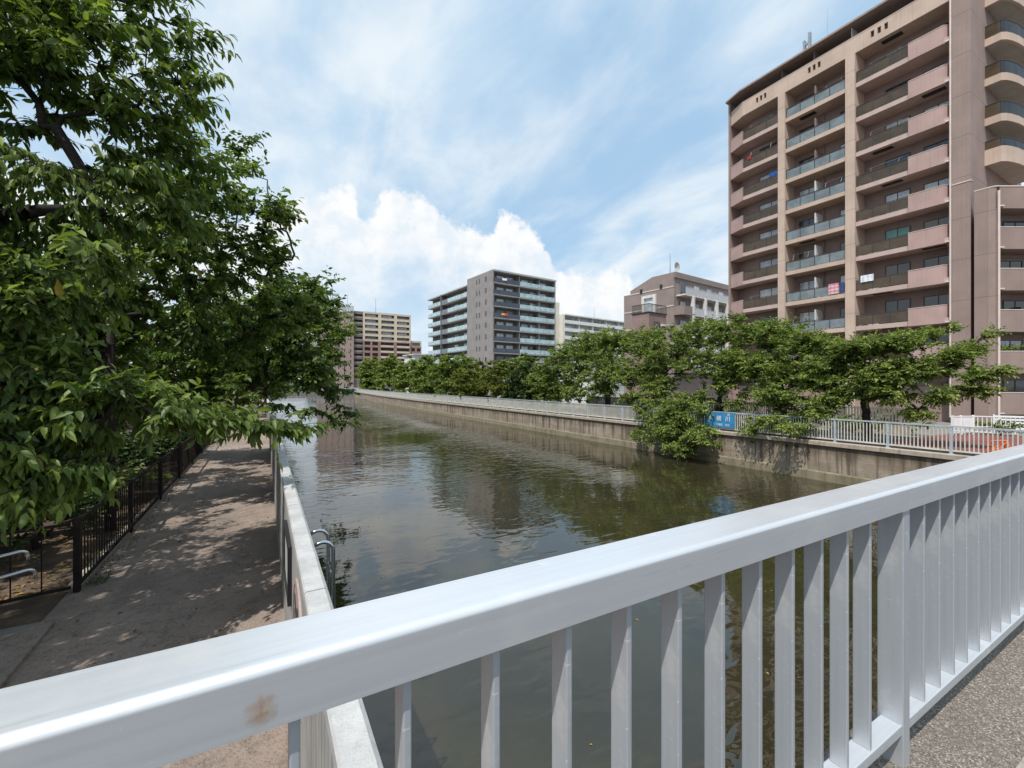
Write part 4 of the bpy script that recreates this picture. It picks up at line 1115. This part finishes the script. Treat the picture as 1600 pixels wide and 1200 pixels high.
for a, c_, nm, solid in ((c0, c0 + (c1 - c0) * .42, 'solid_panel', 1), (c0 + (c1 - c0) * .42, c1, 'solid_panel', 1), (c1, c2, 'bar_panel', 0)):
    q = MB(); d = c_ - a
    q.bar(a + V((0, 0, 1.02)), c_ + V((0, 0, 1.02)), .06, .05); q.bar(a + V((0, 0, .16)), c_ + V((0, 0, .16)), .05, .05)
    if solid:
        q.bar(a + V((0, 0, .66)), c_ + V((0, 0, .66)), .03, .62); q.bar(a + V((0, 0, .26)), c_ + V((0, 0, .26)), .02, .08)
    else:
        q.bar(a + V((0, 0, .46)), c_ + V((0, 0, .46)), .04, .03)
        for j in range(1, 30): q.bar(a + d * j / 30 + V((0, 0, .16)), a + d * j / 30 + V((0, 0, 1.0)), .035, .035)
    q.build(nm, M_white, wf)
for p in (c0, c0 + (c1 - c0) * .42, c1, c1 + (c2 - c1) * .5, c2):
    q = MB(); q.box(p.x - .05, p.y - .05, 0, p.x + .05, p.y + .05, 1.08); q.build('post', M_white, wf)
lv = thing('louvre_screen', 'low white louvred screen standing behind the white bar fence', 'screen', (37.2, 7.0, ZB), atan2(-4.67, 2.5))
q = MB()
for k in range(5): q.box(-1.2, -.02, .2 + .17 * k, 1.8, .02, .31 + .17 * k)
q.build('louvre_panel', M_white, lv)
for x in (-1.2, .3, 1.8): q = MB(); q.box(x - .03, -.05, 0, x + .03, .05, 1.05); q.build('post', M_white, lv)
hedge_pts = [(34.5, 8.9), (35.2, 7.7), (36.0, 6.2)]
# orange barrier
ob = thing('orange_barrier', 'low orange folding barrier on the red pavement', 'barrier', (*at(1561, 600, 17.6).xy, ZB), atan2(-.495, .8686))
M_or = plain('orange_paint', (.75, .17, .03), .5, 0, .1, 5)
for s in (-1, 1):
    q = MB(); q.bar((-.36, .18 * s, 0), (-.30, .01 * s, .50), .035, .035); q.bar((.36, .18 * s, 0), (.30, .01 * s, .50), .035, .035); q.bar((-.35, .11 * s, .2), (.35, .11 * s, .2), .03, .03); q.bar((-.3, .15 * s, .06), (.28, .03 * s, .46), .025, .025)
    q.build('barrier_frame', M_or, ob)
q = MB(); q.tube([(-.32, 0, .51), (.32, 0, .51)], .025, 8); q.build('top_bar', M_or, ob)

# banner with the river's name
bp0, bp1 = atx(1101, 645, 23.93), atx(1148, 650, 23.93)
bn = thing('river_name_banner', 'blue banner with white characters tied to the quay railing under the trees', 'banner', (23.93, bp0.y, -2.62), -pi / 2)
bl = bp0.y - bp1.y
q = MB(); q.box(0, -.006, 0, bl, .006, .92); q.build('banner_cloth', plain('banner_blue', (.035, .21, .42), .6, 0, .18, 2.5), bn)
def text(body, size, x, z, mat, parent, name='lettering'):
    cu = bpy.data.curves.new(name, 'FONT'); cu.body = body; cu.size = size; cu.extrude = .003; cu.align_x = 'CENTER'; cu.resolution_u = 2
    to = bpy.data.objects.new(name, cu); COL.objects.link(to)
    dg = bpy.context.evaluated_depsgraph_get(); me = bpy.data.meshes.new_from_object(to.evaluated_get(dg))
    bpy.data.objects.remove(to); me.materials.clear(); me.materials.append(mat)
    o = put(name, me, parent, (x, -.010, z)); o.rotation_euler = (R(90), 0, 0); return o
for k, ch in enumerate('大横川'): text(ch, .34, bl * (.20 + .29 * k), .42, M_white, bn)
text('江東区　水辺', .15, bl * .62, .12, M_white, bn)
q = MB(); q.poly([(bl * .76, -.009, .74), (bl * .86, -.009, .74), (bl * .84, -.009, .84), (bl * .80, -.009, .87), (bl * .77, -.009, .83)]); q.build('banner_mark', plain('banner_tan', (.55, .42, .22), .7), bn)
# dark pole behind the path fence
lp = at(172, 600, 8.3)
pl = thing('dark_pole', 'dark round pole with a side arm standing behind the path fence', 'pole', (lp.x, lp.y, ZB))
q = MB(); q.tube([(0, 0, 0), (0, 0, 4.6)], [.08, .07], 14); q.build('shaft', M_brownm, pl, smooth=True)
for z in (3.9, 3.55, 1.2): q = MB(); q.tube([(0, 0, z - .03), (0, 0, z + .03)], .087, 14); q.build('collar', M_dark, pl, smooth=True)
q = MB(); q.tube([(0, 0, 4.08), (.25, -.12, 4.12), (.55, -.28, 4.15)], [.035, .03, .05], 8); q.build('arm', M_brownm, pl, smooth=True)
# ------------------------------------------------------------------ trees
def unit(a): return a / np.maximum(np.linalg.norm(a, axis=-1, keepdims=True), 1e-9)
NEAR_T = np.array([(0, 0, 0), (.26, .20, 1), (.26, 0, 0), (.26, -.20, 1), (.62, .19, 1), (.62, 0, 0), (.62, -.19, 1), (1, 0, 0)], float)
NEAR_F = [(0, 2, 1), (0, 3, 2), (1, 2, 5, 4), (2, 3, 6, 5), (4, 5, 7), (5, 6, 7)]
FAR_T = np.array([(0, 0, 0), (.45, .25, 1), (1, 0, 0), (.45, -.25, 1)], float)
FAR_F = [(0, 2, 1), (0, 3, 2)]
def leaf_mesh(name, pos, d, nr, size, tint, mat, near=False, width=1.0, bend=.22):
    T, Fc = (NEAR_T, NEAR_F) if near else (FAR_T, FAR_F)
    d = unit(d); nr = unit(nr - d * np.sum(nr * d, 1, keepdims=True)); s = np.cross(d, nr)
    n = len(pos); k = len(T)
    t, w, up = T[:, 0], T[:, 1] * width, T[:, 2]
    co_ = (pos[:, None, :] + size[:, None, None] * (d[:, None, :] * t[None, :, None] + s[:, None, :] * w[None, :, None]
           + nr[:, None, :] * (up * np.abs(w) * .45 - bend * t * t)[None, :, None])).reshape(-1, 3)
    lv, ls = [], []
    for f in Fc: ls.append(len(f)); lv += f
    lv = np.array(lv); nl = len(lv)
    loops = (np.arange(n)[:, None] * k + lv[None, :]).ravel()
    sizes = np.tile(np.array(ls), n); starts = np.concatenate([[0], np.cumsum(sizes)[:-1]])
    me = bpy.data.meshes.new(name)
    me.vertices.add(n * k); me.vertices.foreach_set('co', co_.astype(np.float32).ravel())
    me.loops.add(len(loops)); me.loops.foreach_set('vertex_index', loops.astype(np.int32))
    me.polygons.add(len(sizes)); me.polygons.foreach_set('loop_start', starts.astype(np.int32)); me.polygons.foreach_set('loop_total', sizes.astype(np.int32))
    me.materials.append(mat)
    a = me.attributes.new('tint', 'FLOAT', 'POINT'); a.data.foreach_set('value', np.repeat(tint, k).astype(np.float32))
    me.update(calc_edges=True)
    if near: me.shade_smooth()
    return me

def tree(name, label, base, fork, blobs, n_attr, twigs, leaves, leaf, mat, seed, trunk_r=.2, near=False, twig_len=.45, droop=.35,
         flat=.6, group=None, twig_mesh=False, tint0=0.0, zbase=ZB, shell=.45, cat='tree', wood='trunk', width=1.0, zmin=None):
    """blobs: (centre, (rx, ry, rz)) lumps of the crown; a branch is grown to every spray of leaves"""
    rg = np.random.default_rng(seed)
    base3 = np.array([base[0], base[1], zbase]); fork3 = np.array(fork, float)
    P = []; PAR = []; chains = []
    def add(p, par): P.append(np.array(p, float)); PAR.append(par); return len(P) - 1
    ch = [add(base3 + (0, 0, -.1), -1)]
    for t in (.3, .6, .85, 1.0):
        q = base3 + (fork3 - base3) * t + rg.normal(0, .05, 3) * (t < 1) * np.array([1, 1, .2]); ch.append(add(q, ch[-1]))
    chains.append(ch)
    def grow(target, steps, lift, jit):
        A = np.array(P[2:]); dd = np.linalg.norm(A - target, axis=1) + .25 * np.maximum(0, A[:, 2] - target[2])
        s = int(np.argmin(dd)) + 2; a = P[s]; c = [s]
        ln = np.linalg.norm(target - a)
        for k in range(1, steps + 1):
            t = k / steps
            q = a + (target - a) * t; q = q + np.array([0, 0, lift * ln * 4 * t * (1 - t)]) + (rg.normal(0, jit * ln, 3) if k < steps else 0)
            c.append(add(q, c[-1]))
        chains.append(c)
    order = sorted(range(len(blobs)), key=lambda i: np.linalg.norm(np.array(blobs[i][0]) - fork3))
    for i in order: grow(np.array(blobs[i][0], float) - np.array([0, 0, blobs[i][1][2] * .35]), 6, .10, .035)
    wts = np.array([b[1][0] * b[1][1] ** .5 * b[1][2] ** .5 * (b[2] if len(b) > 2 else 1) for b in blobs]) ** 1.0; wts = wts * np.array([b[1][0] for b in blobs]); wts /= wts.sum()
    cnt = rg.multinomial(n_attr, wts); att = []
    for b_, m in zip(blobs, cnt):
        u = unit(rg.normal(0, 1, (m, 3))); r = (shell + (1 - shell) * rg.random(m)) ** .7 * (.75 + .35 * rg.random(m))
        att.append(np.array(b_[0]) + u * r[:, None] * np.array(b_[1]))
    att = np.concatenate(att)
    att = att[att[:, 2] > (zbase + .35 if zmin is None else zmin)]
    o = np.argsort(np.linalg.norm(att - fork3, axis=1)); att = att[o]
    for q in att: grow(q, 3, rg.uniform(-.02, .10), .05)
    P_ = np.array(P); rad = np.zeros(len(P)); PARa = np.array(PAR)
    kids = np.bincount(PARa[PARa >= 0], minlength=len(P)); r0 = .0045 if near else .007
    acc = np.zeros(len(P)); ex = 2.25
    for i in range(len(P) - 1, -1, -1):
        if acc[i] == 0: acc[i] = r0 ** ex
        if PAR[i] >= 0: acc[PAR[i]] += acc[i]
    rad = acc ** (1 / ex); sc = trunk_r / rad[0]
    rad = np.where(rad * sc < rad, rad * sc, np.minimum(rad * max(1, sc) ** np.clip((rad - r0) / (rad[0] - r0), 0, 1), trunk_r))
    mb = MB()
    for ci, c in enumerate(chains):
        rr = [rad[i] for i in c]
        if ci: rr[0] = min(rr[0], rr[1] * 1.25)
        else: rr[0] *= 1.25
        n = 12 if ci == 0 else (7 if rr[1] > .03 else 4)
        if rr[0] > (.0 if near else .010): mb.tube([P[i] for i in c], rr, n, cap=False)
    # sprays
    cen = np.mean([b[0] for b in blobs], axis=0); m = len(att)
    ti = np.repeat(np.arange(m), twigs); nt_ = len(ti)
    outw = att[ti] - cen; outw[:, 2] *= flat; outw = unit(outw)
    rnd3 = unit(rg.normal(0, 1, (nt_, 3)) * np.array([1, 1, .45]))
    td = unit(outw * .8 + rnd3 * .85 + np.array([0, 0, .10])); tl = twig_len * rg.uniform(.5, 1.25, nt_)
    org = att[ti] - td * (tl * .2)[:, None]
    if twig_mesh:
        for k in range(nt_):
            a = org[k]; e = td[k] * tl[k]
            mb.tube([a, a + e * .5 + (0, 0, .01), a + e - (0, 0, .03 * tl[k])], [.0035, .0028, .0015], 3, cap=False)
    li = np.repeat(np.arange(nt_), leaves); nl = len(li)
    t = np.tile((np.arange(leaves) + .6) / leaves, nt_) + rg.normal(0, .03, nl); t = np.clip(t, .05, 1.0)
    pos = org[li] + td[li] * (tl[li] * t)[:, None]; pos[:, 2] -= .03 * tl[li] * t * t
    up = np.array([0, 0, 1.0]); side = unit(np.cross(td[li], up) + 1e-6) * np.where(np.tile(np.arange(leaves) % 2, nt_) == 0, 1, -1)[:, None]
    ld_ = unit(td[li] * rg.uniform(.35, .9, nl)[:, None] + side * rg.uniform(.4, .9, nl)[:, None] + rg.normal(0, .22, (nl, 3)) - up * (droop * rg.uniform(.4, 1.7, nl))[:, None])
    nr = up + rg.normal(0, .5 if near else .85, (nl, 3)) + side * .2
    size = leaf * rg.uniform(.45, 1.28, nl)
    tint = np.clip(.42 + tint0 + np.repeat(rg.normal(0, .17, m), twigs)[li] + rg.normal(0, .15, nl) + .18 * (t - .5), 0, .93)
    tint[rg.random(nl) < .004] = 1.0
    root = thing(name, label, cat, tuple(base3), 0, group)
    for i in range(len(mb.v)): pass
    wv = np.array(mb.v) - base3; mb.v = [tuple(q) for q in wv]
    mb.build(wood, M_bark, root, smooth=True, fix=False)
    put('crown', leaf_mesh('crown', pos - base3, ld_, nr, size, tint, mat, near, width, .24 if near else .15), root)
    return root

def pb(px, py, d, r, fl=1.0, wt=1.0):
    c = at(px, py, d); r = r * d / F
    return (tuple(c), (r, r, r * fl), wt)
def xb(px, py, X, r, fl=.6, wt=1.0):
    c = atx(px, py, X); d = c.dot(V((SY, CY, 0))); r = r * d / F
    return (tuple(c), (r, r, r * fl), wt)

G1 = 'cherry trees along the left footpath'
# the nearest tree, upper left
T1 = tree('cherry_tree', 'nearest large cherry tree filling the upper left with big drooping leaves', (-4.7, 6.3), (-4.3, 6.3, .2),
     [pb(40, 90, 4.8, 130), pb(175, 110, 5.0, 120), pb(255, 110, 5.2, 70), pb(130, -70, 5.2, 150), pb(300, 45, 5.4, 30, .5), pb(280, 190, 5.6, 70),
      pb(-60, 0, 4.6, 160), pb(40, 290, 4.5, 120), pb(190, 300, 5.2, 120), pb(300, 290, 6.0, 75), pb(320, 160, 5.6, 28, .6), pb(100, 440, 4.9, 100),
      pb(-60, 300, 4.4, 150), pb(-40, 560, 4.3, 120), ((-3.9, 4.6, 1.9), (1.5, 1.3, .9)), ((-3.4, 5.9, .9), (1.1, 1.2, .8)), ((-3.6, 8.3, 1.6), (1.3, 1.3, .8)), ((-4.6, 5.6, 3.6), (1.5, 1.5, .9))],  # last four crown lumps, mostly out of view, added to shade the path
     700, 5, 12, .135, M_leaf_near, 1, .13, True, .48, .75, group=G1, twig_mesh=True, shell=.2, width=.82)
tree('cherry_tree', 'low drooping cherry branch reaching across the path at eye level', (-3.7, 7.4), (-3.55, 7.3, -1.0),
     [pb(50, 590, 4.0, 75), pb(20, 690, 3.7, 55), pb(110, 735, 4.0, 45, .7), pb(50, 750, 3.8, 45), pb(190, 620, 4.3, 40, .7), pb(250, 640, 4.5, 48, .6), pb(330, 655, 4.8, 36, .5),
      pb(395, 668, 5.0, 28, .5), pb(445, 672, 5.1, 22, .5), pb(485, 682, 5.2, 12, .6), pb(160, 400, 3.6, 28, .5), pb(30, 480, 3.9, 60), pb(130, 660, 4.2, 45)],
     270, 5, 10, .132, M_leaf_near, 5, .11, True, .38, .7, group=G1, twig_mesh=True, shell=.1, width=.85, tint0=.05)
tree('cherry_tree', 'second cherry tree from the bridge, its layered boughs above the path', (-3.6, 12.6), (-3.5, 12.7, .0),
     [pb(395, 250, 7.2, 40, .5), pb(430, 243, 7.2, 14, .6), pb(340, 330, 8.0, 100), pb(430, 330, 8.0, 48, .7), pb(460, 390, 8.2, 30, .7), pb(475, 345, 8.1, 16, .6, 2), pb(420, 430, 9.0, 80), pb(300, 440, 9.0, 100),
      pb(360, 520, 10, 80, .7), pb(200, 430, 9.5, 110), pb(445, 480, 9.6, 55, .7), pb(250, 340, 8.5, 90), pb(150, 520, 9, 90), pb(380, 250, 9.5, 45), ((-3.6, 10.6, 1.7), (1.3, 1.4, .8)), ((-3.4, 14.6, 1.9), (1.3, 1.4, .8))],  # last two lumps added to this crown to deepen shade on the path
     500, 6, 12, .135, M_leaf_near, 2, .22, False, .5, .5, group=G1, shell=.25, tint0=-.08)
tree('cherry_tree', 'third cherry tree along the path, stretching its boughs out over the water', (-3.4, 21.8), (-3.2, 22, .3),
     [pb(470, 470, 14, 60, .7), pb(500, 490, 15.5, 32, .7), pb(430, 520, 14, 70, .7), pb(470, 570, 14, 55, .6), pb(505, 600, 14.5, 38, .5), pb(530, 640, 15, 24, .5), pb(505, 640, 14, 28, .6),
      pb(330, 520, 15, 90), pb(390, 590, 14.5, 50, .7), pb(430, 625, 14, 36, .6), pb(300, 600, 16, 70, .7), pb(490, 455, 15.5, 22, .6)],
     520, 6, 11, .18, M_leaf_near, 3, .27, False, .6, .4, group=G1, shell=.2, tint0=-.12)
tree('cherry_tree', 'fourth cherry tree along the path, its lacy tips against the far brick block', (-3.3, 32), (-3.0, 32, .6),
     [pb(515, 520, 24, 34, .9, 2), pb(505, 560, 23.5, 34, .8, 2), pb(490, 500, 25, 50), pb(525, 535, 23, 22, .6), pb(470, 560, 24, 50, .7), pb(510, 590, 23, 30, .6), pb(420, 560, 26, 60), pb(545, 660, 22, 14, .6), pb(525, 655, 22, 22, .6), pb(440, 500, 25, 60)],
     460, 6, 10, .21, M_leaf_near, 4, .26, False, .65, .35, group=G1, shell=.2, tint0=-.08)
rr = np.random.default_rng(77)
for k, (y, lab) in enumerate(((43, 'fifth cherry tree along the left footpath, half hidden by nearer crowns'), (56, 'sixth cherry tree along the left footpath, far down the path'),
                              (72, 'seventh cherry tree along the left footpath, near the bend'), (95, 'eighth tree along the left bank, almost at the bend'), (128, 'farthest tree on the left bank where the canal turns'))):
    bl = [((-3.2 + rr.uniform(-.6, .6) + dx_, y + dy_, z_), (2.3, 2.6, 1.5)) for dx_, dy_, z_ in ((0, 0, 2.6), (2.6, -1, 1.2), (4.2, 0, .2), (-2.5, 0, 1.5), (1.5, 2.5, 1.6), (3.2, 2, -.2), (-1, -2, .8), (0, 2.5, 0))]
    tree('cherry_tree', lab, (-3.3, y), (-3.1, y, .3), bl, 220, 6, 8, .30 + .05 * k, M_leaf_near, 20 + k, .25, False, .8, .35, group=G1, shell=.3)
G2 = 'dark trees behind the left planting bed'
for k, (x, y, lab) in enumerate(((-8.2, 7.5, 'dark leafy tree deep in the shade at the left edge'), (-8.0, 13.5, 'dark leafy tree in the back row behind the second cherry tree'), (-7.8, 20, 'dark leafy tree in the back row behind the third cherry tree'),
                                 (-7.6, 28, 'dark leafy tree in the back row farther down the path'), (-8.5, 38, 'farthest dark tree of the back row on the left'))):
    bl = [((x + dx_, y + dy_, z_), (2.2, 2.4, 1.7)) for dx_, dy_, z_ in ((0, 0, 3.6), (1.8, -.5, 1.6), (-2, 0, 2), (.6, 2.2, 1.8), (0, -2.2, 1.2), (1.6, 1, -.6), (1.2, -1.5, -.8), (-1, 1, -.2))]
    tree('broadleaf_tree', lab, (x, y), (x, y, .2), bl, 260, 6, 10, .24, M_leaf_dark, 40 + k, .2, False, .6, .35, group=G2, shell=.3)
G3 = 'shrubs behind the path fence'
labs = ('dark shrub just behind the path fence beside the dark pole', 'low spreading shrub behind the corner fence at the left edge', 'pale green shrub behind the path fence past the pole',
        'rounded shrub further along behind the path fence', 'dense shrub behind the fence under the third cherry tree', 'dark shrub deep in the planting bed left of the pole', 'shrub far along the path fence in shade')
for k, (x, y, h) in enumerate(((-3.3, 10.4, 1.0), (-5.2, 9.6, 1.3), (-3.2, 13.2, .8), (-3.3, 17.0, 1.2), (-3.2, 20.5, 1.0), (-4.9, 12.5, 1.7), (-3.2, 27, 1.3))):
    bl = [((x + dx_, y + dy_, ZB + h * z_), (.7, .8, h * .42)) for dx_, dy_, z_ in ((0, 0, .6), (.3, .7, .5), (-.4, -.6, .5), (-.5, .4, .75))]
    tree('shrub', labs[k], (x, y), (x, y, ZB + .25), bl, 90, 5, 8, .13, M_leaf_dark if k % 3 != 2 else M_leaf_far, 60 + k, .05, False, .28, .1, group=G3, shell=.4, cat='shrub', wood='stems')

G4 = 'cherry trees along the right quay'
tree('cherry_tree', 'spreading cherry tree at the right with long boughs before the mauve annex', (25.6, 9.9), (25.6, 9.9, -1.35),
     [xb(1335, 552, 25.6, 44, .5), xb(1390, 540, 25.8, 48, .4), xb(1435, 575, 25.8, 42, .55), xb(1480, 560, 26.2, 32, .4), xb(1515, 545, 26.5, 16, .5), xb(1545, 522, 26.8, 12, .7, 3), xb(1518, 585, 26, 30, .45, 1.6), xb(1555, 578, 26.3, 16, .4, 3), xb(1578, 572, 26.3, 8, .5, 3), xb(1500, 555, 26.3, 26, .45, 1.6),
      xb(1470, 612, 25.8, 34, .45), xb(1528, 610, 26, 22, .4, 2), xb(1435, 640, 25.6, 20, .6), xb(1375, 585, 25.5, 45, .5), xb(1300, 575, 25.4, 40, .6), xb(1440, 525, 26.6, 28, .3), xb(1485, 515, 26.8, 16, .4), xb(1310, 615, 25.2, 30, .6), xb(1345, 610, 25.3, 34, .5), xb(1400, 612, 25.4, 34, .5)],
     760, 7, 11, .15, M_leaf_far, 101, .17, False, .55, .2, group=G4, shell=.1)
tree('cherry_tree', 'big cherry tree overhanging the quay beside the blue banner', (25.9, 18.0), (25.9, 18.0, -.9),
     [xb(1080, 530, 26.5, 52, .6), xb(1140, 520, 26.8, 55, .5), xb(1050, 565, 26.2, 45, .6), xb(1110, 575, 25.8, 55, .6), xb(1160, 570, 26, 55, .6), xb(1030, 600, 25.4, 34, .6), xb(1075, 620, 24.6, 36, .6), xb(1060, 645, 23.6, 42, .7, 2.2), xb(1040, 672, 23.0, 36, .6, 2.5), xb(1088, 676, 22.9, 30, .6, 2.5), xb(1020, 640, 24.2, 34, .7, 1.8),
      xb(1000, 676, 23.0, 20, .5, 2.5), xb(1065, 697, 22.7, 28, .5, 3), xb(1100, 690, 22.7, 22, .5, 2), xb(1030, 560, 26.5, 40, .6), xb(1020, 525, 27.5, 34, .5), xb(1190, 610, 25.3, 35, .6), xb(1130, 600, 25.6, 42, .6), xb(1150, 630, 25.2, 26, .6), xb(1098, 662, 23.3, 16, .6, 2), xb(1100, 640, 23.6, 26, .7)],
     1080, 7, 11, .17, M_leaf_far, 102, .26, False, .6, .25, group=G4, shell=.1, zmin=-4.3)
tree('cherry_tree', 'cherry tree right of the banner, its lower leaves brushing the quay railing', (25.8, 13.9), (25.8, 13.9, -1.0),
     [xb(1210, 525, 26.5, 48, .5), xb(1260, 545, 26.2, 46, .5), xb(1215, 575, 25.8, 50, .6), xb(1270, 590, 25.5, 45, .6), xb(1220, 620, 24.8, 40, .6), xb(1265, 640, 24.4, 34, .6), xb(1200, 655, 23.8, 30, .5), xb(1240, 665, 23.5, 26, .5), xb(1180, 670, 23.6, 20, .5), xb(1295, 625, 25, 24, .6)],
     720, 7, 11, .165, M_leaf_far, 103, .2, False, .6, .22, group=G4, shell=.1, zmin=-3.3)
tree('cherry_tree', 'cherry tree with a visible dark fork left of the gabled block', (26.6, 29.5), (26.8, 29.5, .5),
     [xb(925, 545, 27, 44, .7), xb(880, 560, 26.6, 36, .7), xb(950, 575, 26, 44, .7), xb(1020, 610, 25, 34, .7), xb(965, 535, 27.5, 42, .5), xb(1005, 545, 27, 38, .6), xb(905, 580, 26.4, 34, .6), xb(990, 585, 26, 40, .6), xb(940, 605, 26, 32, .6), xb(985, 620, 25.2, 26, .6), xb(1015, 585, 26.4, 28, .6), xb(900, 610, 25.8, 26, .6)],
     900, 7, 10, .20, M_leaf_far, 104, .24, False, .7, .25, group=G4, shell=.1)
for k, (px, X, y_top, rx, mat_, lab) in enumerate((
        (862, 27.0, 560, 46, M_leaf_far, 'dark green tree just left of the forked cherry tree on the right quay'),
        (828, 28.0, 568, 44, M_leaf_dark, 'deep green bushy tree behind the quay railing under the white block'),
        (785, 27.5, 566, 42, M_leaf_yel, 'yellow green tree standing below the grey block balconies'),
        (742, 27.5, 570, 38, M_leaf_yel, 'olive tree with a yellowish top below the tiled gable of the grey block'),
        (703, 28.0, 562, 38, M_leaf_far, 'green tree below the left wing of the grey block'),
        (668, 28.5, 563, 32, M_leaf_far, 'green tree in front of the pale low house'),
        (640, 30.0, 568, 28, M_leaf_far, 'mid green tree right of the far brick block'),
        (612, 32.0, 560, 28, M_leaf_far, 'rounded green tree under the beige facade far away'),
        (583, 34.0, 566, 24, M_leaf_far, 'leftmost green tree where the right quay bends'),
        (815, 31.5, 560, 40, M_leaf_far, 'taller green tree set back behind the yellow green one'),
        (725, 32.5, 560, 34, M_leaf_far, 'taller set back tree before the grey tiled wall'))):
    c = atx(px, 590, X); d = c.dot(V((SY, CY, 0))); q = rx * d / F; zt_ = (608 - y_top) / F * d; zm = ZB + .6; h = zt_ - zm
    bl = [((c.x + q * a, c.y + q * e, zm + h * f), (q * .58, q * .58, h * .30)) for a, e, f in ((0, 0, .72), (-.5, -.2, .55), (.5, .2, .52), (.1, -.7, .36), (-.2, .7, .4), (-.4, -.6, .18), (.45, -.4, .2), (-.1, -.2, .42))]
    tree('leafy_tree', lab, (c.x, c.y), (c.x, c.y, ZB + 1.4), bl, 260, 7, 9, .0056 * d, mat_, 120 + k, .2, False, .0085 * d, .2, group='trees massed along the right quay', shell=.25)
for k, (px, lab) in enumerate(((505, 'dim dark tree behind the far end wall, leftmost of three'), (530, 'dim dark tree behind the far end wall, middle of three'), (556, 'dim dark tree behind the far end wall below the brick block'))):
    c = at(px, 590, 228); bl = [((c.x + a, c.y + e, f), (4.5, 4.5, 2.8)) for a, e, f in ((0, 0, 5.5), (-4, 0, 3), (4, 0, 3.5), (0, -2, .5), (-3, 1, -.5), (3.5, 0, 0))]
    tree('broadleaf_tree', lab, (c.x, c.y), (c.x, c.y, -.5), bl, 150, 5, 7, .85, M_leaf_dark, 150 + k, .3, False, 1.6, .2, group='trees behind the end wall', shell=.3)
# clipped hedge strip behind the quay and before the tower
for k, (x, y, h, lab) in enumerate(((29.6, 12.0, 1.0, 'low leafy shrub before the slatted boundary fence'), (30.9, 10.2, 1.5, 'taller shrub at the right end of the boundary fence'), (29.6, 15.5, .9, 'low shrub hidden behind the cherry trunks on the right quay'), (34.9, 7.4, .7, 'small shrub behind the white bar fence'))):
    bl = [((x + dx_, y + dy_, ZB + h * z_), (.6, .8, h * .4)) for dx_, dy_, z_ in ((0, 0, .6), (.2, .8, .55), (-.2, -.7, .5))]
    tree('shrub', lab, (x, y), (x, y, ZB + .2), bl, 70, 5, 7, .15, M_leaf_far, 170 + k, .05, False, .3, .1, group='shrubs on the right bank', shell=.4, cat='shrub', wood='stems')
# plants in a balcony trough of the annex
rgp = np.random.default_rng(9)
tp = AC + ad * 2.2
pbz = 13.25 - 2.78 * 4 + .05
tree('balcony_plants', 'leafy plants growing over an annex balcony parapet', (tp.x + .35, tp.y + .5), (tp.x + .35, tp.y + .5, pbz - .5),
     [((tp.x + .2 + ad.x * q, tp.y + .35 + ad.y * q, pbz + .15), (.35, .35, .28)) for q in (-1.2, -.6, 0, .6, 1.2, 1.9)], 60, 5, 7, .16, M_leaf_far, 190, .03, False, .25, .1, shell=.3, cat='plant', wood='stems', zbase=pbz - 1.1)
# weeds at the foot of the fence, dry leaves on path and bed
def scatter(name, n, xr, yr, z, size, mat, seed, upright=False):
    rg = np.random.default_rng(seed)
    p = np.stack([rg.uniform(*xr, n), yr[0] + (yr[1] - yr[0]) * rg.random(n) ** 1.8, np.full(n, z) + rg.uniform(0, .012, n)], 1)
    d = rg.normal(0, 1, (n, 3)) * np.array([1, 1, .15]) + (np.array([0, 0, 1.6]) if upright else 0)
    nr = np.array([0, 0, 1.0]) + rg.normal(0, .3, (n, 3)); 
    if upright: nr = rg.normal(0, 1, (n, 3))
    return kind(put(name, leaf_mesh(name, p, d, nr, size * rg.uniform(.5, 1.3, n), np.clip(rg.normal(.5, .25, n), 0, 1), mat, False, .35 if upright else 1.0)), 'stuff')
scatter('fallen_leaves', 420, (-2.2, .15), (4.5, 40), ZB + .014, .06, M_litter, 1)
scatter('leaf_litter', 2600, (-7, -2.35), (8.1, 26), ZB + .012, .075, M_litter, 2)
scatter('grass_tufts', 1500, (-2.14, -1.92), (8.1, 40), ZB + .008, .05, M_leaf_dark, 3, True)

rgw = np.random.default_rng(31); nfl = 420
wp = np.stack([rgw.uniform(.6, 23, nfl), 2 + 60 * rgw.random(nfl) ** 1.6, np.full(nfl, ZW + .006)], 1)
kind(put('floating_leaves', leaf_mesh('floating_leaves', wp, rgw.normal(0, 1, (nfl, 3)) * (1, 1, 0), np.tile([0, 0, 1.0], (nfl, 1)), rgw.uniform(.03, .085, nfl), rgw.random(nfl), M_litter, False, 1.2, .02)), 'stuff')
